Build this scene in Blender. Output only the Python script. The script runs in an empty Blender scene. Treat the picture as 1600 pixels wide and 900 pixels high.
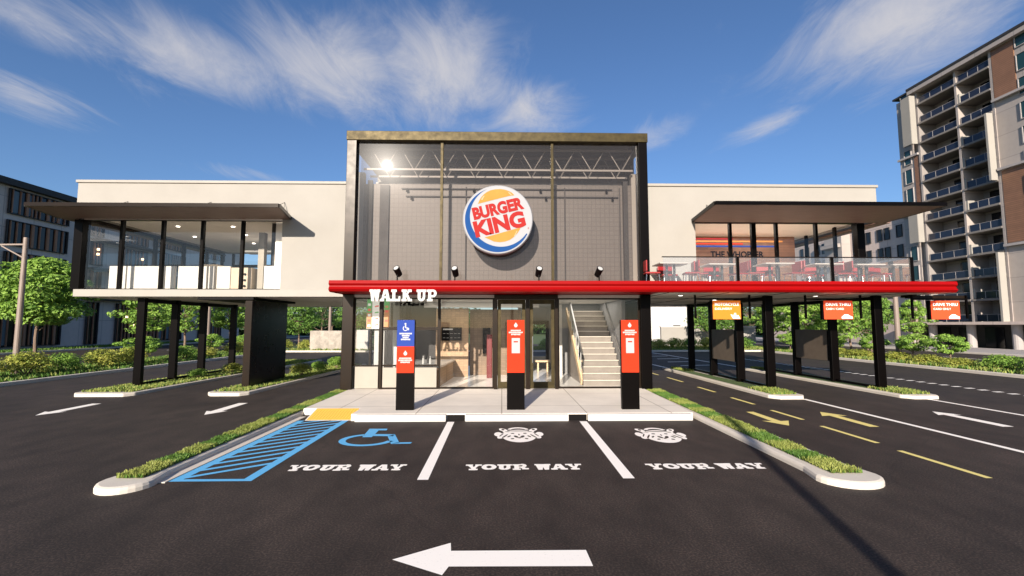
import bpy, math, random
from math import sin, cos, pi, radians, atan2, hypot
from mathutils import Vector, Matrix
random.seed(7)
S = bpy.context.scene
COL = S.collection
# ------------------------------------------------------------------ helpers
WORLD = {}          # world origin of every empty/part used as parent while building

class MB:
    """collects polygons and links them as one mesh object"""
    def __init__(s): s.v = []; s.f = []; s.m = []
    def poly(s, pts, mi=0):
        n = len(s.v); s.v += [tuple(p) for p in pts]; s.f.append(list(range(n, n+len(pts)))); s.m.append(mi); return s
    def box(s, x0, x1, y0, y1, z0, z1, mi=0):
        if x0 > x1: x0, x1 = x1, x0
        if y0 > y1: y0, y1 = y1, y0
        if z0 > z1: z0, z1 = z1, z0
        n = len(s.v)
        s.v += [(x0,y0,z0),(x1,y0,z0),(x1,y1,z0),(x0,y1,z0),(x0,y0,z1),(x1,y0,z1),(x1,y1,z1),(x0,y1,z1)]
        for q in ((0,3,2,1),(4,5,6,7),(0,1,5,4),(1,2,6,5),(2,3,7,6),(3,0,4,7)):
            s.f.append([n+i for i in q]); s.m.append(mi)
        return s
    def prism(s, pts, z0, z1, mi=0):
        """pts counter-clockwise seen from +z"""
        n = len(s.v); k = len(pts)
        s.v += [(x,y,z0) for x,y in pts] + [(x,y,z1) for x,y in pts]
        s.f.append([n+i for i in reversed(range(k))]); s.f.append([n+k+i for i in range(k)]); s.m += [mi, mi]
        for i in range(k):
            j = (i+1) % k; s.f.append([n+i, n+j, n+k+j, n+k+i]); s.m.append(mi)
        return s
    def xprism(s, pts, x0, x1, mi=0):
        """pts (y,z) outline extruded along x"""
        n = len(s.v); k = len(pts)
        s.v += [(x0,y,z) for y,z in pts] + [(x1,y,z) for y,z in pts]
        s.f.append([n+i for i in range(k)]); s.f.append([n+k+i for i in reversed(range(k))]); s.m += [mi, mi]
        for i in range(k):
            j = (i+1) % k; s.f.append([n+j, n+i, n+k+i, n+k+j]); s.m.append(mi)
        return s
    def yprism(s, pts, y0, y1, mi=0):
        """pts (x,z) outline extruded along y"""
        n = len(s.v); k = len(pts)
        s.v += [(x,y0,z) for x,z in pts] + [(x,y1,z) for x,z in pts]
        s.f.append([n+i for i in range(k)]); s.f.append([n+k+i for i in reversed(range(k))]); s.m += [mi, mi]
        for i in range(k):
            j = (i+1) % k; s.f.append([n+j, n+i, n+k+i, n+k+j]); s.m.append(mi)
        return s
    def tube(s, a, b, r0, r1=None, n=8, mi=0, cap=True):
        r1 = r0 if r1 is None else r1
        a = Vector(a); b = Vector(b); d = (b-a)
        if d.length < 1e-6: return s
        d.normalize(); u = d.orthogonal().normalized(); w = d.cross(u)
        k = len(s.v)
        for c, r in ((a, r0), (b, r1)):
            for i in range(n):
                t = 2*pi*i/n; s.v.append(tuple(c + u*(r*cos(t)) + w*(r*sin(t))))
        for i in range(n):
            j = (i+1) % n; s.f.append([k+i, k+j, k+n+j, k+n+i]); s.m.append(mi)
        if cap:
            s.f.append([k+i for i in reversed(range(n))]); s.f.append([k+n+i for i in range(n)]); s.m += [mi, mi]
        return s
    def bar(s, a, b, w, h, mi=0):
        """rectangular bar from a to b"""
        a = Vector(a); b = Vector(b); d = (b-a).normalized()
        up = Vector((0,0,1)) if abs(d.z) < .95 else Vector((1,0,0))
        u = d.cross(up).normalized(); t = u.cross(d)
        k = len(s.v)
        for c in (a, b):
            for sx, sz in ((-1,-1),(1,-1),(1,1),(-1,1)):
                s.v.append(tuple(c + u*(sx*w/2) + t*(sz*h/2)))
        for q in ((0,1,2,3),(7,6,5,4),(0,4,5,1),(1,5,6,2),(2,6,7,3),(3,7,4,0)):
            s.f.append([k+i for i in q]); s.m.append(mi)
        return s
    def build(s, name, mats, parent=None, bevel=0, smooth=False, loc=None):
        me = bpy.data.meshes.new(name)
        o0 = Vector(WORLD.get(parent.name, (0,0,0))) if parent else Vector(loc or (0,0,0))
        me.from_pydata([tuple(Vector(v)-o0) for v in s.v], [], s.f)
        if not isinstance(mats, (list, tuple)): mats = [mats]
        for m in mats: me.materials.append(m)
        if len(mats) > 1: me.polygons.foreach_set('material_index', s.m)
        if smooth: me.polygons.foreach_set('use_smooth', [True]*len(s.f))
        me.update()
        o = bpy.data.objects.new(name, me); COL.objects.link(o)
        if parent: o.parent = parent; WORLD[o.name] = tuple(o0)
        elif loc: o.location = loc; WORLD[o.name] = tuple(loc)
        if bevel:
            b = o.modifiers.new('bevel', 'BEVEL'); b.width = bevel; b.segments = 2; b.limit_method = 'ANGLE'
        return o

def tag(o, label=None, cat=None, group=None, kind=None):
    if label: o['label'] = label
    if cat: o['category'] = cat
    if group: o['group'] = group
    if kind: o['kind'] = kind
    return o
def empty(name, loc, label=None, cat=None, group=None):
    o = bpy.data.objects.new(name, None); COL.objects.link(o); o.location = loc; o.empty_display_size = .2
    WORLD[o.name] = tuple(loc)
    return tag(o, label, cat, group)
def kids(o): return [c for c in bpy.data.objects if c.parent == o]
def copy_tree(o, parent=None):
    c = o.copy(); COL.objects.link(c); c.parent = parent
    for ch in kids(o): copy_tree(ch, c)
    return c

# ------------------------------------------------------------------ materials
MATS = {}
def mat(name, col, rough=.6, metal=0, var=0, vscale=3, bump=0, bscale=60, spec=.5, coat=0, emit=0, col2=None, stretch=None):
    if name in MATS: return MATS[name]
    m = bpy.data.materials.new(name); m.use_nodes = True; nt = m.node_tree
    b = nt.nodes['Principled BSDF']
    b.inputs['Base Color'].default_value = (*col, 1); b.inputs['Roughness'].default_value = rough
    b.inputs['Metallic'].default_value = metal; b.inputs['Specular IOR Level'].default_value = spec
    b.inputs['Coat Weight'].default_value = coat
    if emit: b.inputs['Emission Color'].default_value = (*col, 1); b.inputs['Emission Strength'].default_value = emit
    tc = nt.nodes.new('ShaderNodeTexCoord'); mp = nt.nodes.new('ShaderNodeMapping')
    nt.links.new(tc.outputs['Object'], mp.inputs[0])
    if stretch: mp.inputs['Scale'].default_value = stretch
    if var:
        n = nt.nodes.new('ShaderNodeTexNoise'); n.inputs['Scale'].default_value = vscale; n.inputs['Detail'].default_value = 7; n.inputs['Roughness'].default_value = .65
        nt.links.new(mp.outputs[0], n.inputs['Vector'])
        mr = nt.nodes.new('ShaderNodeMapRange'); mr.inputs['From Min'].default_value = .3; mr.inputs['From Max'].default_value = .7
        nt.links.new(n.outputs['Fac'], mr.inputs['Value'])
        mx = nt.nodes.new('ShaderNodeMix'); mx.data_type = 'RGBA'
        c2 = col2 or tuple(c*(1-var) for c in col)
        mx.inputs['A'].default_value = (*[min(1, c*(1+var*.4)) for c in col], 1); mx.inputs['B'].default_value = (*c2, 1)
        nt.links.new(mr.outputs[0], mx.inputs['Factor']); nt.links.new(mx.outputs['Result'], b.inputs['Base Color'])
        if emit: nt.links.new(mx.outputs['Result'], b.inputs['Emission Color'])
        mr2 = nt.nodes.new('ShaderNodeMapRange'); mr2.inputs['To Min'].default_value = max(0, rough-.08); mr2.inputs['To Max'].default_value = min(1, rough+.1)
        nt.links.new(n.outputs['Fac'], mr2.inputs['Value']); nt.links.new(mr2.outputs[0], b.inputs['Roughness'])
    if bump:
        n2 = nt.nodes.new('ShaderNodeTexNoise'); n2.inputs['Scale'].default_value = bscale; n2.inputs['Detail'].default_value = 4
        nt.links.new(tc.outputs['Object'], n2.inputs['Vector'])
        bp = nt.nodes.new('ShaderNodeBump'); bp.inputs['Strength'].default_value = bump; bp.inputs['Distance'].default_value = .01
        nt.links.new(n2.outputs['Fac'], bp.inputs['Height']); nt.links.new(bp.outputs[0], b.inputs['Normal'])
    MATS[name] = m; return m

def glass(name, tint=(.8,.8,.8), refl=.25, rough=.02, veil=0, veil_col=(.4,.36,.33), haze=0):
    """thin architectural pane: tinted see-through + mirror sheen + optional diffuse film"""
    if name in MATS: return MATS[name]
    m = bpy.data.materials.new(name); m.use_nodes = True; nt = m.node_tree; nt.nodes.clear()
    out = nt.nodes.new('ShaderNodeOutputMaterial')
    tr = nt.nodes.new('ShaderNodeBsdfTransparent'); tr.inputs[0].default_value = (*tint, 1)
    gl = nt.nodes.new('ShaderNodeBsdfGlossy'); gl.inputs['Roughness'].default_value = rough; gl.inputs[0].default_value = (.9,.9,.9,1)
    fr = nt.nodes.new('ShaderNodeFresnel'); fr.inputs['IOR'].default_value = 1.5
    ad = nt.nodes.new('ShaderNodeMath'); ad.operation = 'MULTIPLY_ADD'; ad.inputs[1].default_value = 1.4; ad.inputs[2].default_value = refl-.05
    ad.use_clamp = True
    nt.links.new(fr.outputs[0], ad.inputs[0])
    base = tr
    if veil:
        df = nt.nodes.new('ShaderNodeBsdfDiffuse'); df.inputs[0].default_value = (*veil_col, 1)
        mv = nt.nodes.new('ShaderNodeMixShader'); mv.inputs[0].default_value = veil
        nt.links.new(tr.outputs[0], mv.inputs[1]); nt.links.new(df.outputs[0], mv.inputs[2]); base = mv
    mx = nt.nodes.new('ShaderNodeMixShader')
    nt.links.new(ad.outputs[0], mx.inputs[0]); nt.links.new(base.outputs[0], mx.inputs[1]); nt.links.new(gl.outputs[0], mx.inputs[2])
    last = mx
    if haze:
        g2 = nt.nodes.new('ShaderNodeBsdfGlossy'); g2.inputs['Roughness'].default_value = .17; m2 = nt.nodes.new('ShaderNodeMixShader'); m2.inputs[0].default_value = haze
        nt.links.new(mx.outputs[0], m2.inputs[1]); nt.links.new(g2.outputs[0], m2.inputs[2]); last = m2
    nt.links.new(last.outputs[0], out.inputs[0])
    MATS[name] = m; return m

def leaf_mat(name, c1, c2, scale=1.5):
    m = bpy.data.materials.new(name); m.use_nodes = True; nt = m.node_tree
    b = nt.nodes['Principled BSDF']; b.inputs['Roughness'].default_value = .55; b.inputs['Specular IOR Level'].default_value = .3
    g = nt.nodes.new('ShaderNodeNewGeometry')
    oi = nt.nodes.new('ShaderNodeObjectInfo')
    tc = nt.nodes.new('ShaderNodeTexCoord')
    n = nt.nodes.new('ShaderNodeTexNoise'); n.inputs['Scale'].default_value = scale; n.inputs['Detail'].default_value = 3
    nt.links.new(tc.outputs['Object'], n.inputs['Vector'])
    ma = nt.nodes.new('ShaderNodeMath'); ma.operation = 'MULTIPLY_ADD'; ma.inputs[1].default_value = .55
    nt.links.new(g.outputs['Random Per Island'], ma.inputs[0])
    mr = nt.nodes.new('ShaderNodeMapRange'); mr.inputs['From Min'].default_value = .35; mr.inputs['From Max'].default_value = .65; mr.inputs['To Min'].default_value=0; mr.inputs['To Max'].default_value = .45
    nt.links.new(n.outputs['Fac'], mr.inputs['Value']); nt.links.new(mr.outputs[0], ma.inputs[2])
    mx = nt.nodes.new('ShaderNodeMix'); mx.data_type = 'RGBA'; mx.inputs['A'].default_value = (*c1,1); mx.inputs['B'].default_value = (*c2,1)
    nt.links.new(ma.outputs[0], mx.inputs['Factor']); nt.links.new(mx.outputs['Result'], b.inputs['Base Color'])
    tl = nt.nodes.new('ShaderNodeBsdfTranslucent'); nt.links.new(mx.outputs['Result'], tl.inputs[0])
    ms = nt.nodes.new('ShaderNodeMixShader'); ms.inputs[0].default_value = .3
    nt.links.new(b.outputs[0], ms.inputs[1]); nt.links.new(tl.outputs[0], ms.inputs[2]); nt.links.new(ms.outputs[0], nt.nodes['Material Output'].inputs[0])
    return m

M = {}
M['cream'] = mat('cream_render', (.298,.280,.250), .8, var=.07, vscale=.6, bump=.12, bscale=90)
M['cream_trim'] = mat('cream_trim', (.292,.272,.238), .6, var=.05, vscale=1)
M['soffit'] = mat('soffit', (.88,.80,.72), .5, var=.08, vscale=.7)
M['wood_soffit'] = mat('wood_soffit', (.17,.105,.082), .55, var=.2, vscale=5, stretch=(.4,6,1))
M['black'] = mat('black_metal', (.0025,.0017,.0015), .33, var=.3, vscale=2, spec=.07)
M['black_satin'] = mat('black_satin', (.004,.003,.003), .5, var=.3, vscale=4, spec=.1)
M['bronze'] = mat('bronze_metal', (.050,.038,.015), .45, metal=.3, var=.45, vscale=6, spec=.15)
M['bronze_dark'] = mat('bronze_dark_metal', (.016,.010,.006), .30, metal=.1, var=.4, vscale=3, spec=.16)
M['red'] = mat('red_gloss', (.245,.0018,.002), .40, var=.1, vscale=.8, spec=.14)
M['white'] = mat('white_paint', (.52,.50,.47), .5, var=.05, vscale=3)
M['white_gloss'] = mat('white_gloss', (.42,.42,.41), .25)
M['grey'] = mat('grey_paint', (.22,.22,.225), .6, var=.1)
M['dgrey'] = mat('dark_grey', (.04,.038,.038), .5, var=.2, spec=.2)
M['steel'] = mat('steel', (.5,.5,.5), .3, metal=1, var=.1)
M['orange_red'] = mat('orange_red_panel', (.46,.030,.008), .65, var=.04, spec=.1)
M['blue_panel'] = mat('blue_panel', (.022,.05,.25), .65, var=.04, spec=.1)
M['orange'] = mat('orange_panel', (.45,.16,.015), .5, var=.04)
M['mulch'] = mat('soil', (.16,.12,.07), .95, var=.4, vscale=8, bump=.6, bscale=30)
M['turf'] = mat('turf_base', (.07,.12,.025), .95, var=.4, vscale=4, bump=.6, bscale=50)
M['chair_red'] = mat('chair_red', (.26,.009,.009), .35)
M['floor_white'] = mat('floor_tile', (.86,.85,.82), .22, var=.1, vscale=2)
M['beige'] = mat('beige_panel', (.29,.26,.215), .6, var=.05)
M['post_wood'] = mat('lamp_post_paint', (.22,.17,.14), .55, var=.12, vscale=3)
M['bark'] = mat('bark', (.20,.14,.10), .9, var=.4, vscale=9, bump=.8, bscale=30)

def concrete(name, col, joint=0):
    m = mat(name, col, .8, var=.12, vscale=1.1, bump=.25, bscale=120)
    if joint:
        nt = m.node_tree; b = nt.nodes['Principled BSDF']
        src = b.inputs['Base Color'].links[0].from_socket
        br = nt.nodes.new('ShaderNodeTexBrick'); br.offset = 0
        br.inputs['Scale'].default_value = 1; br.inputs['Brick Width'].default_value = joint; br.inputs['Row Height'].default_value = joint
        br.inputs['Mortar Size'].default_value = .012; br.inputs['Color1'].default_value = (1,1,1,1); br.inputs['Color2'].default_value = (.93,.93,.93,1); br.inputs['Mortar'].default_value = (.45,.43,.4,1)
        tc = nt.nodes.new('ShaderNodeTexCoord'); nt.links.new(tc.outputs['Object'], br.inputs['Vector'])
        mx = nt.nodes.new('ShaderNodeMix'); mx.data_type = 'RGBA'; mx.blend_type = 'MULTIPLY'; mx.inputs['Factor'].default_value = 1
        nt.links.new(src, mx.inputs['A']); nt.links.new(br.outputs['Color'], mx.inputs['B']); nt.links.new(mx.outputs['Result'], b.inputs['Base Color'])
    return m
M['kerb'] = concrete('kerb_concrete', (.60,.545,.47))
M['walk'] = concrete('walk_concrete', (.74,.675,.585), 1.9)
M['pave'] = concrete('pavement_concrete', (.36,.33,.32), 0)

def asphalt():
    m = bpy.data.materials.new('asphalt'); m.use_nodes = True; nt = m.node_tree; b = nt.nodes['Principled BSDF']
    N = nt.nodes.new; L = nt.links.new
    tc = N('ShaderNodeTexCoord')
    def noise(sc, det=5, stretch=None):
        mp = N('ShaderNodeMapping'); L(tc.outputs['Object'], mp.inputs[0])
        if stretch: mp.inputs['Scale'].default_value = stretch
        n = N('ShaderNodeTexNoise'); n.inputs['Scale'].default_value = sc; n.inputs['Detail'].default_value = det; L(mp.outputs[0], n.inputs['Vector']); return n
    big = noise(.45, 8); fine = noise(48, 5); mid = noise(2.6, 8, (1,.5,1))
    r1 = N('ShaderNodeValToRGB'); r1.color_ramp.elements[0].position = .32; r1.color_ramp.elements[1].position = .7
    r1.color_ramp.elements[0].color = (.021,.0152,.0125,1); r1.color_ramp.elements[1].color = (.034,.0248,.0205,1)
    L(big.outputs['Fac'], r1.inputs[0])
    r2 = N('ShaderNodeValToRGB'); r2.color_ramp.elements[0].position = .44; r2.color_ramp.elements[1].position = .72
    r2.color_ramp.elements[0].color = (.75,.75,.75,1); r2.color_ramp.elements[1].color = (2.6,2.5,2.4,1)
    L(fine.outputs['Fac'], r2.inputs[0])
    mx = N('ShaderNodeMix'); mx.data_type = 'RGBA'; mx.blend_type = 'MULTIPLY'; mx.inputs['Factor'].default_value = 1
    L(r1.outputs[0], mx.inputs['A']); L(r2.outputs[0], mx.inputs['B'])
    r3 = N('ShaderNodeMapRange'); r3.inputs['From Min'].default_value = .3; r3.inputs['From Max'].default_value = .7; r3.inputs['To Min'].default_value = .66; r3.inputs['To Max'].default_value = 1.28
    L(mid.outputs['Fac'], r3.inputs['Value'])
    mx2 = N('ShaderNodeMix'); mx2.data_type = 'RGBA'; mx2.blend_type = 'MULTIPLY'; mx2.inputs['Factor'].default_value = 1
    L(mx.outputs['Result'], mx2.inputs['A']); L(r3.outputs[0], mx2.inputs['B'])
    # hairline cracks
    vo = N('ShaderNodeTexVoronoi'); vo.feature = 'DISTANCE_TO_EDGE'; vo.inputs['Scale'].default_value = .3
    wn = noise(1.5, 4); ad = N('ShaderNodeMix'); ad.data_type = 'RGBA'; ad.inputs['Factor'].default_value = .35
    L(tc.outputs['Object'], ad.inputs['A']); L(wn.outputs['Color'], ad.inputs['B']); L(ad.outputs['Result'], vo.inputs['Vector'])
    cr = N('ShaderNodeMapRange'); cr.inputs['From Max'].default_value = .006; cr.inputs['To Min'].default_value = .72; L(vo.outputs['Distance'], cr.inputs['Value'])
    mx3 = N('ShaderNodeMix'); mx3.data_type = 'RGBA'; mx3.blend_type = 'MULTIPLY'; mx3.inputs['Factor'].default_value = 1
    L(mx2.outputs['Result'], mx3.inputs['A']); L(cr.outputs[0], mx3.inputs['B']); L(mx3.outputs['Result'], b.inputs['Base Color'])
    b.inputs['Roughness'].default_value = .78; b.inputs['Specular IOR Level'].default_value = .35
    bp = N('ShaderNodeBump'); bp.inputs['Strength'].default_value = .45; bp.inputs['Distance'].default_value = .006; L(fine.outputs['Fac'], bp.inputs['Height']); L(bp.outputs[0], b.inputs['Normal'])
    return m
M['asphalt'] = asphalt()

def road_paint(name, col):
    m = bpy.data.materials.new(name); m.use_nodes = True; nt = m.node_tree; b = nt.nodes['Principled BSDF']; N = nt.nodes.new; L = nt.links.new
    tc = N('ShaderNodeTexCoord'); n = N('ShaderNodeTexNoise'); n.inputs['Scale'].default_value = 45; n.inputs['Detail'].default_value = 6; L(tc.outputs['Object'], n.inputs['Vector'])
    r = N('ShaderNodeValToRGB'); r.color_ramp.elements[0].position = .22; r.color_ramp.elements[1].position = .38
    r.color_ramp.elements[0].color = (*[c*.72 for c in col],1); r.color_ramp.elements[1].color = (*col,1); L(n.outputs['Fac'], r.inputs[0]); L(r.outputs[0], b.inputs['Base Color'])
    b.inputs['Roughness'].default_value = .6
    return m
M['p_white'] = road_paint('road_paint_white', (.93,.88,.81))
M['p_blue'] = road_paint('road_paint_blue', (.10,.42,.74))
M['p_yellow'] = road_paint('road_paint_yellow', (.76,.64,.22))
M['p_amber'] = road_paint('tactile_amber', (.66,.36,.05))

def tiles(name, c1, mort, w, h, ms=.012, axes='XZ', var=.08, rough=.5, offset=0):
    m = bpy.data.materials.new(name); m.use_nodes = True; nt = m.node_tree; b = nt.nodes['Principled BSDF']; N = nt.nodes.new; L = nt.links.new
    tc = N('ShaderNodeTexCoord'); sp = N('ShaderNodeSeparateXYZ'); cb = N('ShaderNodeCombineXYZ'); L(tc.outputs['Object'], sp.inputs[0])
    L(sp.outputs[axes[0]], cb.inputs[0]); L(sp.outputs[axes[1]], cb.inputs[1])
    br = N('ShaderNodeTexBrick'); br.offset = offset; br.inputs['Scale'].default_value = 1; br.inputs['Brick Width'].default_value = w; br.inputs['Row Height'].default_value = h
    br.inputs['Mortar Size'].default_value = ms; br.inputs['Mortar Smooth'].default_value = .1
    br.inputs['Color1'].default_value = (*c1,1); br.inputs['Color2'].default_value = (*[c*(1-var*2) for c in c1],1); br.inputs['Mortar'].default_value = (*mort,1)
    L(cb.outputs[0], br.inputs['Vector'])
    n = N('ShaderNodeTexNoise'); n.inputs['Scale'].default_value = 2.5; n.inputs['Detail'].default_value = 6; L(tc.outputs['Object'], n.inputs['Vector'])
    mr = N('ShaderNodeMapRange'); mr.inputs['To Min'].default_value = 1-var*2.5; mr.inputs['To Max'].default_value = 1+var*2.5; L(n.outputs['Fac'], mr.inputs['Value'])
    mx = N('ShaderNodeMix'); mx.data_type = 'RGBA'; mx.blend_type = 'MULTIPLY'; mx.inputs['Factor'].default_value = 1
    L(br.outputs['Color'], mx.inputs['A']); L(mr.outputs[0], mx.inputs['B']); L(mx.outputs['Result'], b.inputs['Base Color']); b.inputs['Roughness'].default_value = rough
    return m
M['grid_wall'] = tiles('taupe_tile', (.110,.097,.087), (.070,.061,.054), .15, .15, .010, 'XZ', .04)
M['wood_grid'] = tiles('pale_wood_panel', (.40,.255,.145), (.25,.155,.09), .16, .09, .006, 'XZ', .12)
M['wood_dark_grid'] = tiles('brown_wood_panel', (.22,.145,.09), (.14,.09,.055), .16, .09, .006, 'XZ', .12)
M['wood_plank'] = tiles('red_brown_plank', (.36,.175,.09), (.17,.08,.045), 1.4, .11, .005, 'XZ', .16, offset=.37)
M['clad_brown'] = tiles('brown_cladding', (.25,.125,.07), (.15,.08,.045), 8, .16, .02, 'YZ', .07)
M['tower_panel'] = tiles('pale_facade_panel', (.37,.325,.295), (.26,.235,.22), 3.1, 2.0, .03, 'YZ', .04)
M['lilac_panel'] = tiles('grey_facade_panel', (.56,.46,.41), (.34,.28,.26), 2.6, 2.6, .03, 'YZ', .04)
M['stone_wall'] = mat('weathered_stone', (.36,.32,.27), .9, var=.45, vscale=2.5, bump=.4, bscale=8)

M['g_clear'] = glass('clear_glass', (.95,.95,.94), .03, .01)
M['g_tint'] = glass('tinted_glass', (.80,.77,.75), .012, .012, haze=.0011, veil=.05, veil_col=(.40,.37,.36))
M['g_side'] = glass('side_glass', (.80,.82,.84), .05, .03)
M['g_rail'] = glass('rail_glass', (.86,.88,.90), .07, .02, veil=.11, veil_col=(.5,.5,.5))
M['g_dark'] = mat('dark_window_glass', (.010,.011,.014), .1, spec=.35)
M['g_teal'] = mat('teal_window_glass', (.015,.05,.055), .1, spec=.5)
M['g_bluerail'] = mat('blue_balustrade_glass', (.014,.02,.04), .12, spec=.4)
M['lamp_on'] = mat('lamp_glow', (1,.93,.82), .5, emit=3)
M['warm_lamp'] = mat('warm_lamp_glow', (1,.72,.4), .5, emit=2)

# ------------------------------------------------------------------ world, sun, camera
SUN_AZ, SUN_EL = 14.2, 18.8       # azimuth the light travels to (east of +Y), elevation
def make_world():
    w = bpy.data.worlds.new('World'); S.world = w; w.use_nodes = True; nt = w.node_tree; N = nt.nodes.new; L = nt.links.new
    bg = nt.nodes['Background']; bg.inputs['Strength'].default_value = .075
    sky = N('ShaderNodeTexSky'); sky.sky_type = 'NISHITA'; sky.sun_disc = False
    sky.sun_elevation = radians(SUN_EL); sky.sun_rotation = radians(180+SUN_AZ); sky.altitude = 0
    sky.air_density = 1.0; sky.dust_density = .8; sky.ozone_density = 3.2
    tc = N('ShaderNodeTexCoord'); sp = N('ShaderNodeSeparateXYZ'); L(tc.outputs['Generated'], sp.inputs[0])
    def math_(op, a, b=None, c=None):
        n = N('ShaderNodeMath'); n.operation = op
        for i, x in enumerate((a, b, c)):
            if x is None: continue
            if isinstance(x, (int, float)): n.inputs[i].default_value = x
            else: L(x, n.inputs[i])
        return n.outputs[0]
    az = math_('ARCTAN2', sp.outputs[0], sp.outputs[1]); el = math_('ARCSINE', sp.outputs[2])
    # cloud sheet high above: direction -> point on a plane
    zz = math_('MAXIMUM', sp.outputs[2], .06)
    px = math_('DIVIDE', sp.outputs[0], zz); py = math_('DIVIDE', sp.outputs[1], zz)
    cb = N('ShaderNodeCombineXYZ'); L(px, cb.inputs[0]); L(py, cb.inputs[1])
    def noise(scale, rot, sc, det, rough, dist, loc=(0,0,0)):
        mp = N('ShaderNodeMapping'); mp.inputs['Rotation'].default_value = (0,0,radians(rot)); mp.inputs['Scale'].default_value = scale; mp.inputs['Location'].default_value = loc
        L(cb.outputs[0], mp.inputs[0]); n = N('ShaderNodeTexNoise'); n.inputs['Scale'].default_value = sc; n.inputs['Detail'].default_value = det
        n.inputs['Roughness'].default_value = rough; n.inputs['Distortion'].default_value = dist; L(mp.outputs[0], n.inputs['Vector']); return n.outputs['Fac']
    n1 = noise((1,.42,1), 62, 3.4, 14, .68, 1.1); n2 = noise((1,.7,1), 30, .9, 5, .55, .5, (3,1,0))
    dens = math_('ADD', math_('MULTIPLY', n1, .65), math_('MULTIPLY', n2, .35))
    # clusters (azimuth, elevation, half sizes, tilt, weight)
    total = None
    for a0, e0, sa, se, tilt, wgt in CLOUDS:
        a0, e0, sa, se, tilt = map(radians, (a0, e0, sa, se, tilt))
        da = math_('SUBTRACT', az, a0); de = math_('SUBTRACT', el, e0)
        u = math_('ADD', math_('MULTIPLY', da, cos(tilt)/sa), math_('MULTIPLY', de, sin(tilt)/sa))
        v = math_('ADD', math_('MULTIPLY', da, -sin(tilt)/se), math_('MULTIPLY', de, cos(tilt)/se))
        d = math_('ADD', math_('MULTIPLY', u, u), math_('MULTIPLY', v, v))
        g = math_('MULTIPLY', math_('EXPONENT', math_('MULTIPLY', d, -1)), wgt)
        total = g if total is None else math_('MAXIMUM', total, g)
    f = math_('ADD', math_('MULTIPLY', dens, 2.25), math_('SUBTRACT', math_('MULTIPLY', total, .95), 1.40))
    mr = N('ShaderNodeMapRange'); mr.interpolation_type = 'SMOOTHSTEP'; mr.inputs['From Min'].default_value = 0; mr.inputs['From Max'].default_value = 1.25; mr.inputs['To Max'].default_value = .95
    L(f, mr.inputs['Value'])
    mx = N('ShaderNodeMix'); mx.data_type = 'RGBA'; L(mr.outputs[0], mx.inputs['Factor'])
    tint = N('ShaderNodeMix'); tint.data_type = 'RGBA'; tint.blend_type = 'MULTIPLY'; tint.inputs['Factor'].default_value = 1
    L(sky.outputs[0], tint.inputs['A']); tint.inputs['B'].default_value = (.74,.86,1.04,1)
    L(tint.outputs['Result'], mx.inputs['A']); mx.inputs['B'].default_value = CLOUD_COL
    L(mx.outputs['Result'], bg.inputs['Color'])
CLOUD_COL = (4.7,4.6,4.8,1)
CLOUDS = [(-45,25.5,11,3.0,0,1.0), (-34,26,12,4.0,0,1.12), (-21,28,12,5.5,-4,1.15), (-8,29,11,7,-6,1.12), (3,25.5,8,4.5,-10,1.0), (-46,19,5,1.8,-8,.95), (42,27,10,6,8,1.12), (19,22,5,2.0,18,.85), (31,21,6,1.2,14,.88),
          (-29,16,6,1.0,-4,.8), (50,12,9,2,4,.5)]
make_world()
sd = bpy.data.lights.new('sun', 'SUN'); sd.energy = 5.0; sd.angle = radians(.5); sd.color = (1,.89,.765)
so = bpy.data.objects.new('sun', sd); COL.objects.link(so)
d = Vector((sin(radians(SUN_AZ))*cos(radians(SUN_EL)), cos(radians(SUN_AZ))*cos(radians(SUN_EL)), -sin(radians(SUN_EL))))
so.rotation_euler = d.to_track_quat('-Z', 'Y').to_euler(); so.location = (-8,-25,20)
cam = bpy.data.cameras.new('camera'); co = bpy.data.objects.new('camera', cam); COL.objects.link(co)
cam.sensor_width = 36; cam.lens = 36*722/1600; cam.clip_start = .1; cam.clip_end = 2000
co.location = (0,0,2.1); co.rotation_euler = (radians(94.6), 0, radians(-1.25)); S.camera = co
S.view_settings.view_transform = 'Standard'; S.view_settings.look = 'None'; S.view_settings.gamma = 1; S.view_settings.exposure = .88
S.render.resolution_x = 1024; S.render.resolution_y = 576
S.render.engine = 'CYCLES'
S.cycles.transparent_max_bounces = 24; S.cycles.max_bounces = 8

# ------------------------------------------------------------------ text
def text_mesh(body, height, width=None, bold=0, extrude=.004, mat_=None, italic=0):
    """returns mesh data in XZ-plane-ready local coords (x right, y up), centred"""
    cu = bpy.data.curves.new('lettering', 'FONT'); cu.body = body; cu.size = 1; cu.offset = bold; cu.extrude = 0; cu.align_x = 'CENTER'; cu.shear = italic
    cu.resolution_u = 4
    o = bpy.data.objects.new('lettering_tmp', cu); COL.objects.link(o); bpy.context.view_layer.update()
    dg = bpy.context.evaluated_depsgraph_get(); me = bpy.data.meshes.new_from_object(o.evaluated_get(dg), depsgraph=dg)
    bpy.data.objects.remove(o)
    vs = [v.co.copy() for v in me.vertices]; fs = [list(p.vertices) for p in me.polygons]
    x0 = min(v.x for v in vs); x1 = max(v.x for v in vs); y0 = min(v.y for v in vs); y1 = max(v.y for v in vs)
    sy = height/(y1-y0); sx = (width/(x1-x0)) if width else sy
    return [((v.x-(x0+x1)/2)*sx, (v.y-(y0+y1)/2)*sy) for v in vs], fs
def put_text(mb, body, cx, cz, y, height, width=None, bold=.01, rot=0, mi=0, italic=0):
    """text standing in the XZ plane facing -Y"""
    vs, fs = text_mesh(body, height, width, bold, italic=italic)
    n = len(mb.v); c, s_ = cos(rot), sin(rot)
    mb.v += [(cx + x*c - z*s_, y, cz + x*s_ + z*c) for x, z in vs]
    for f in fs: mb.f.append([n+i for i in f]); mb.m.append(mi)

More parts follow.
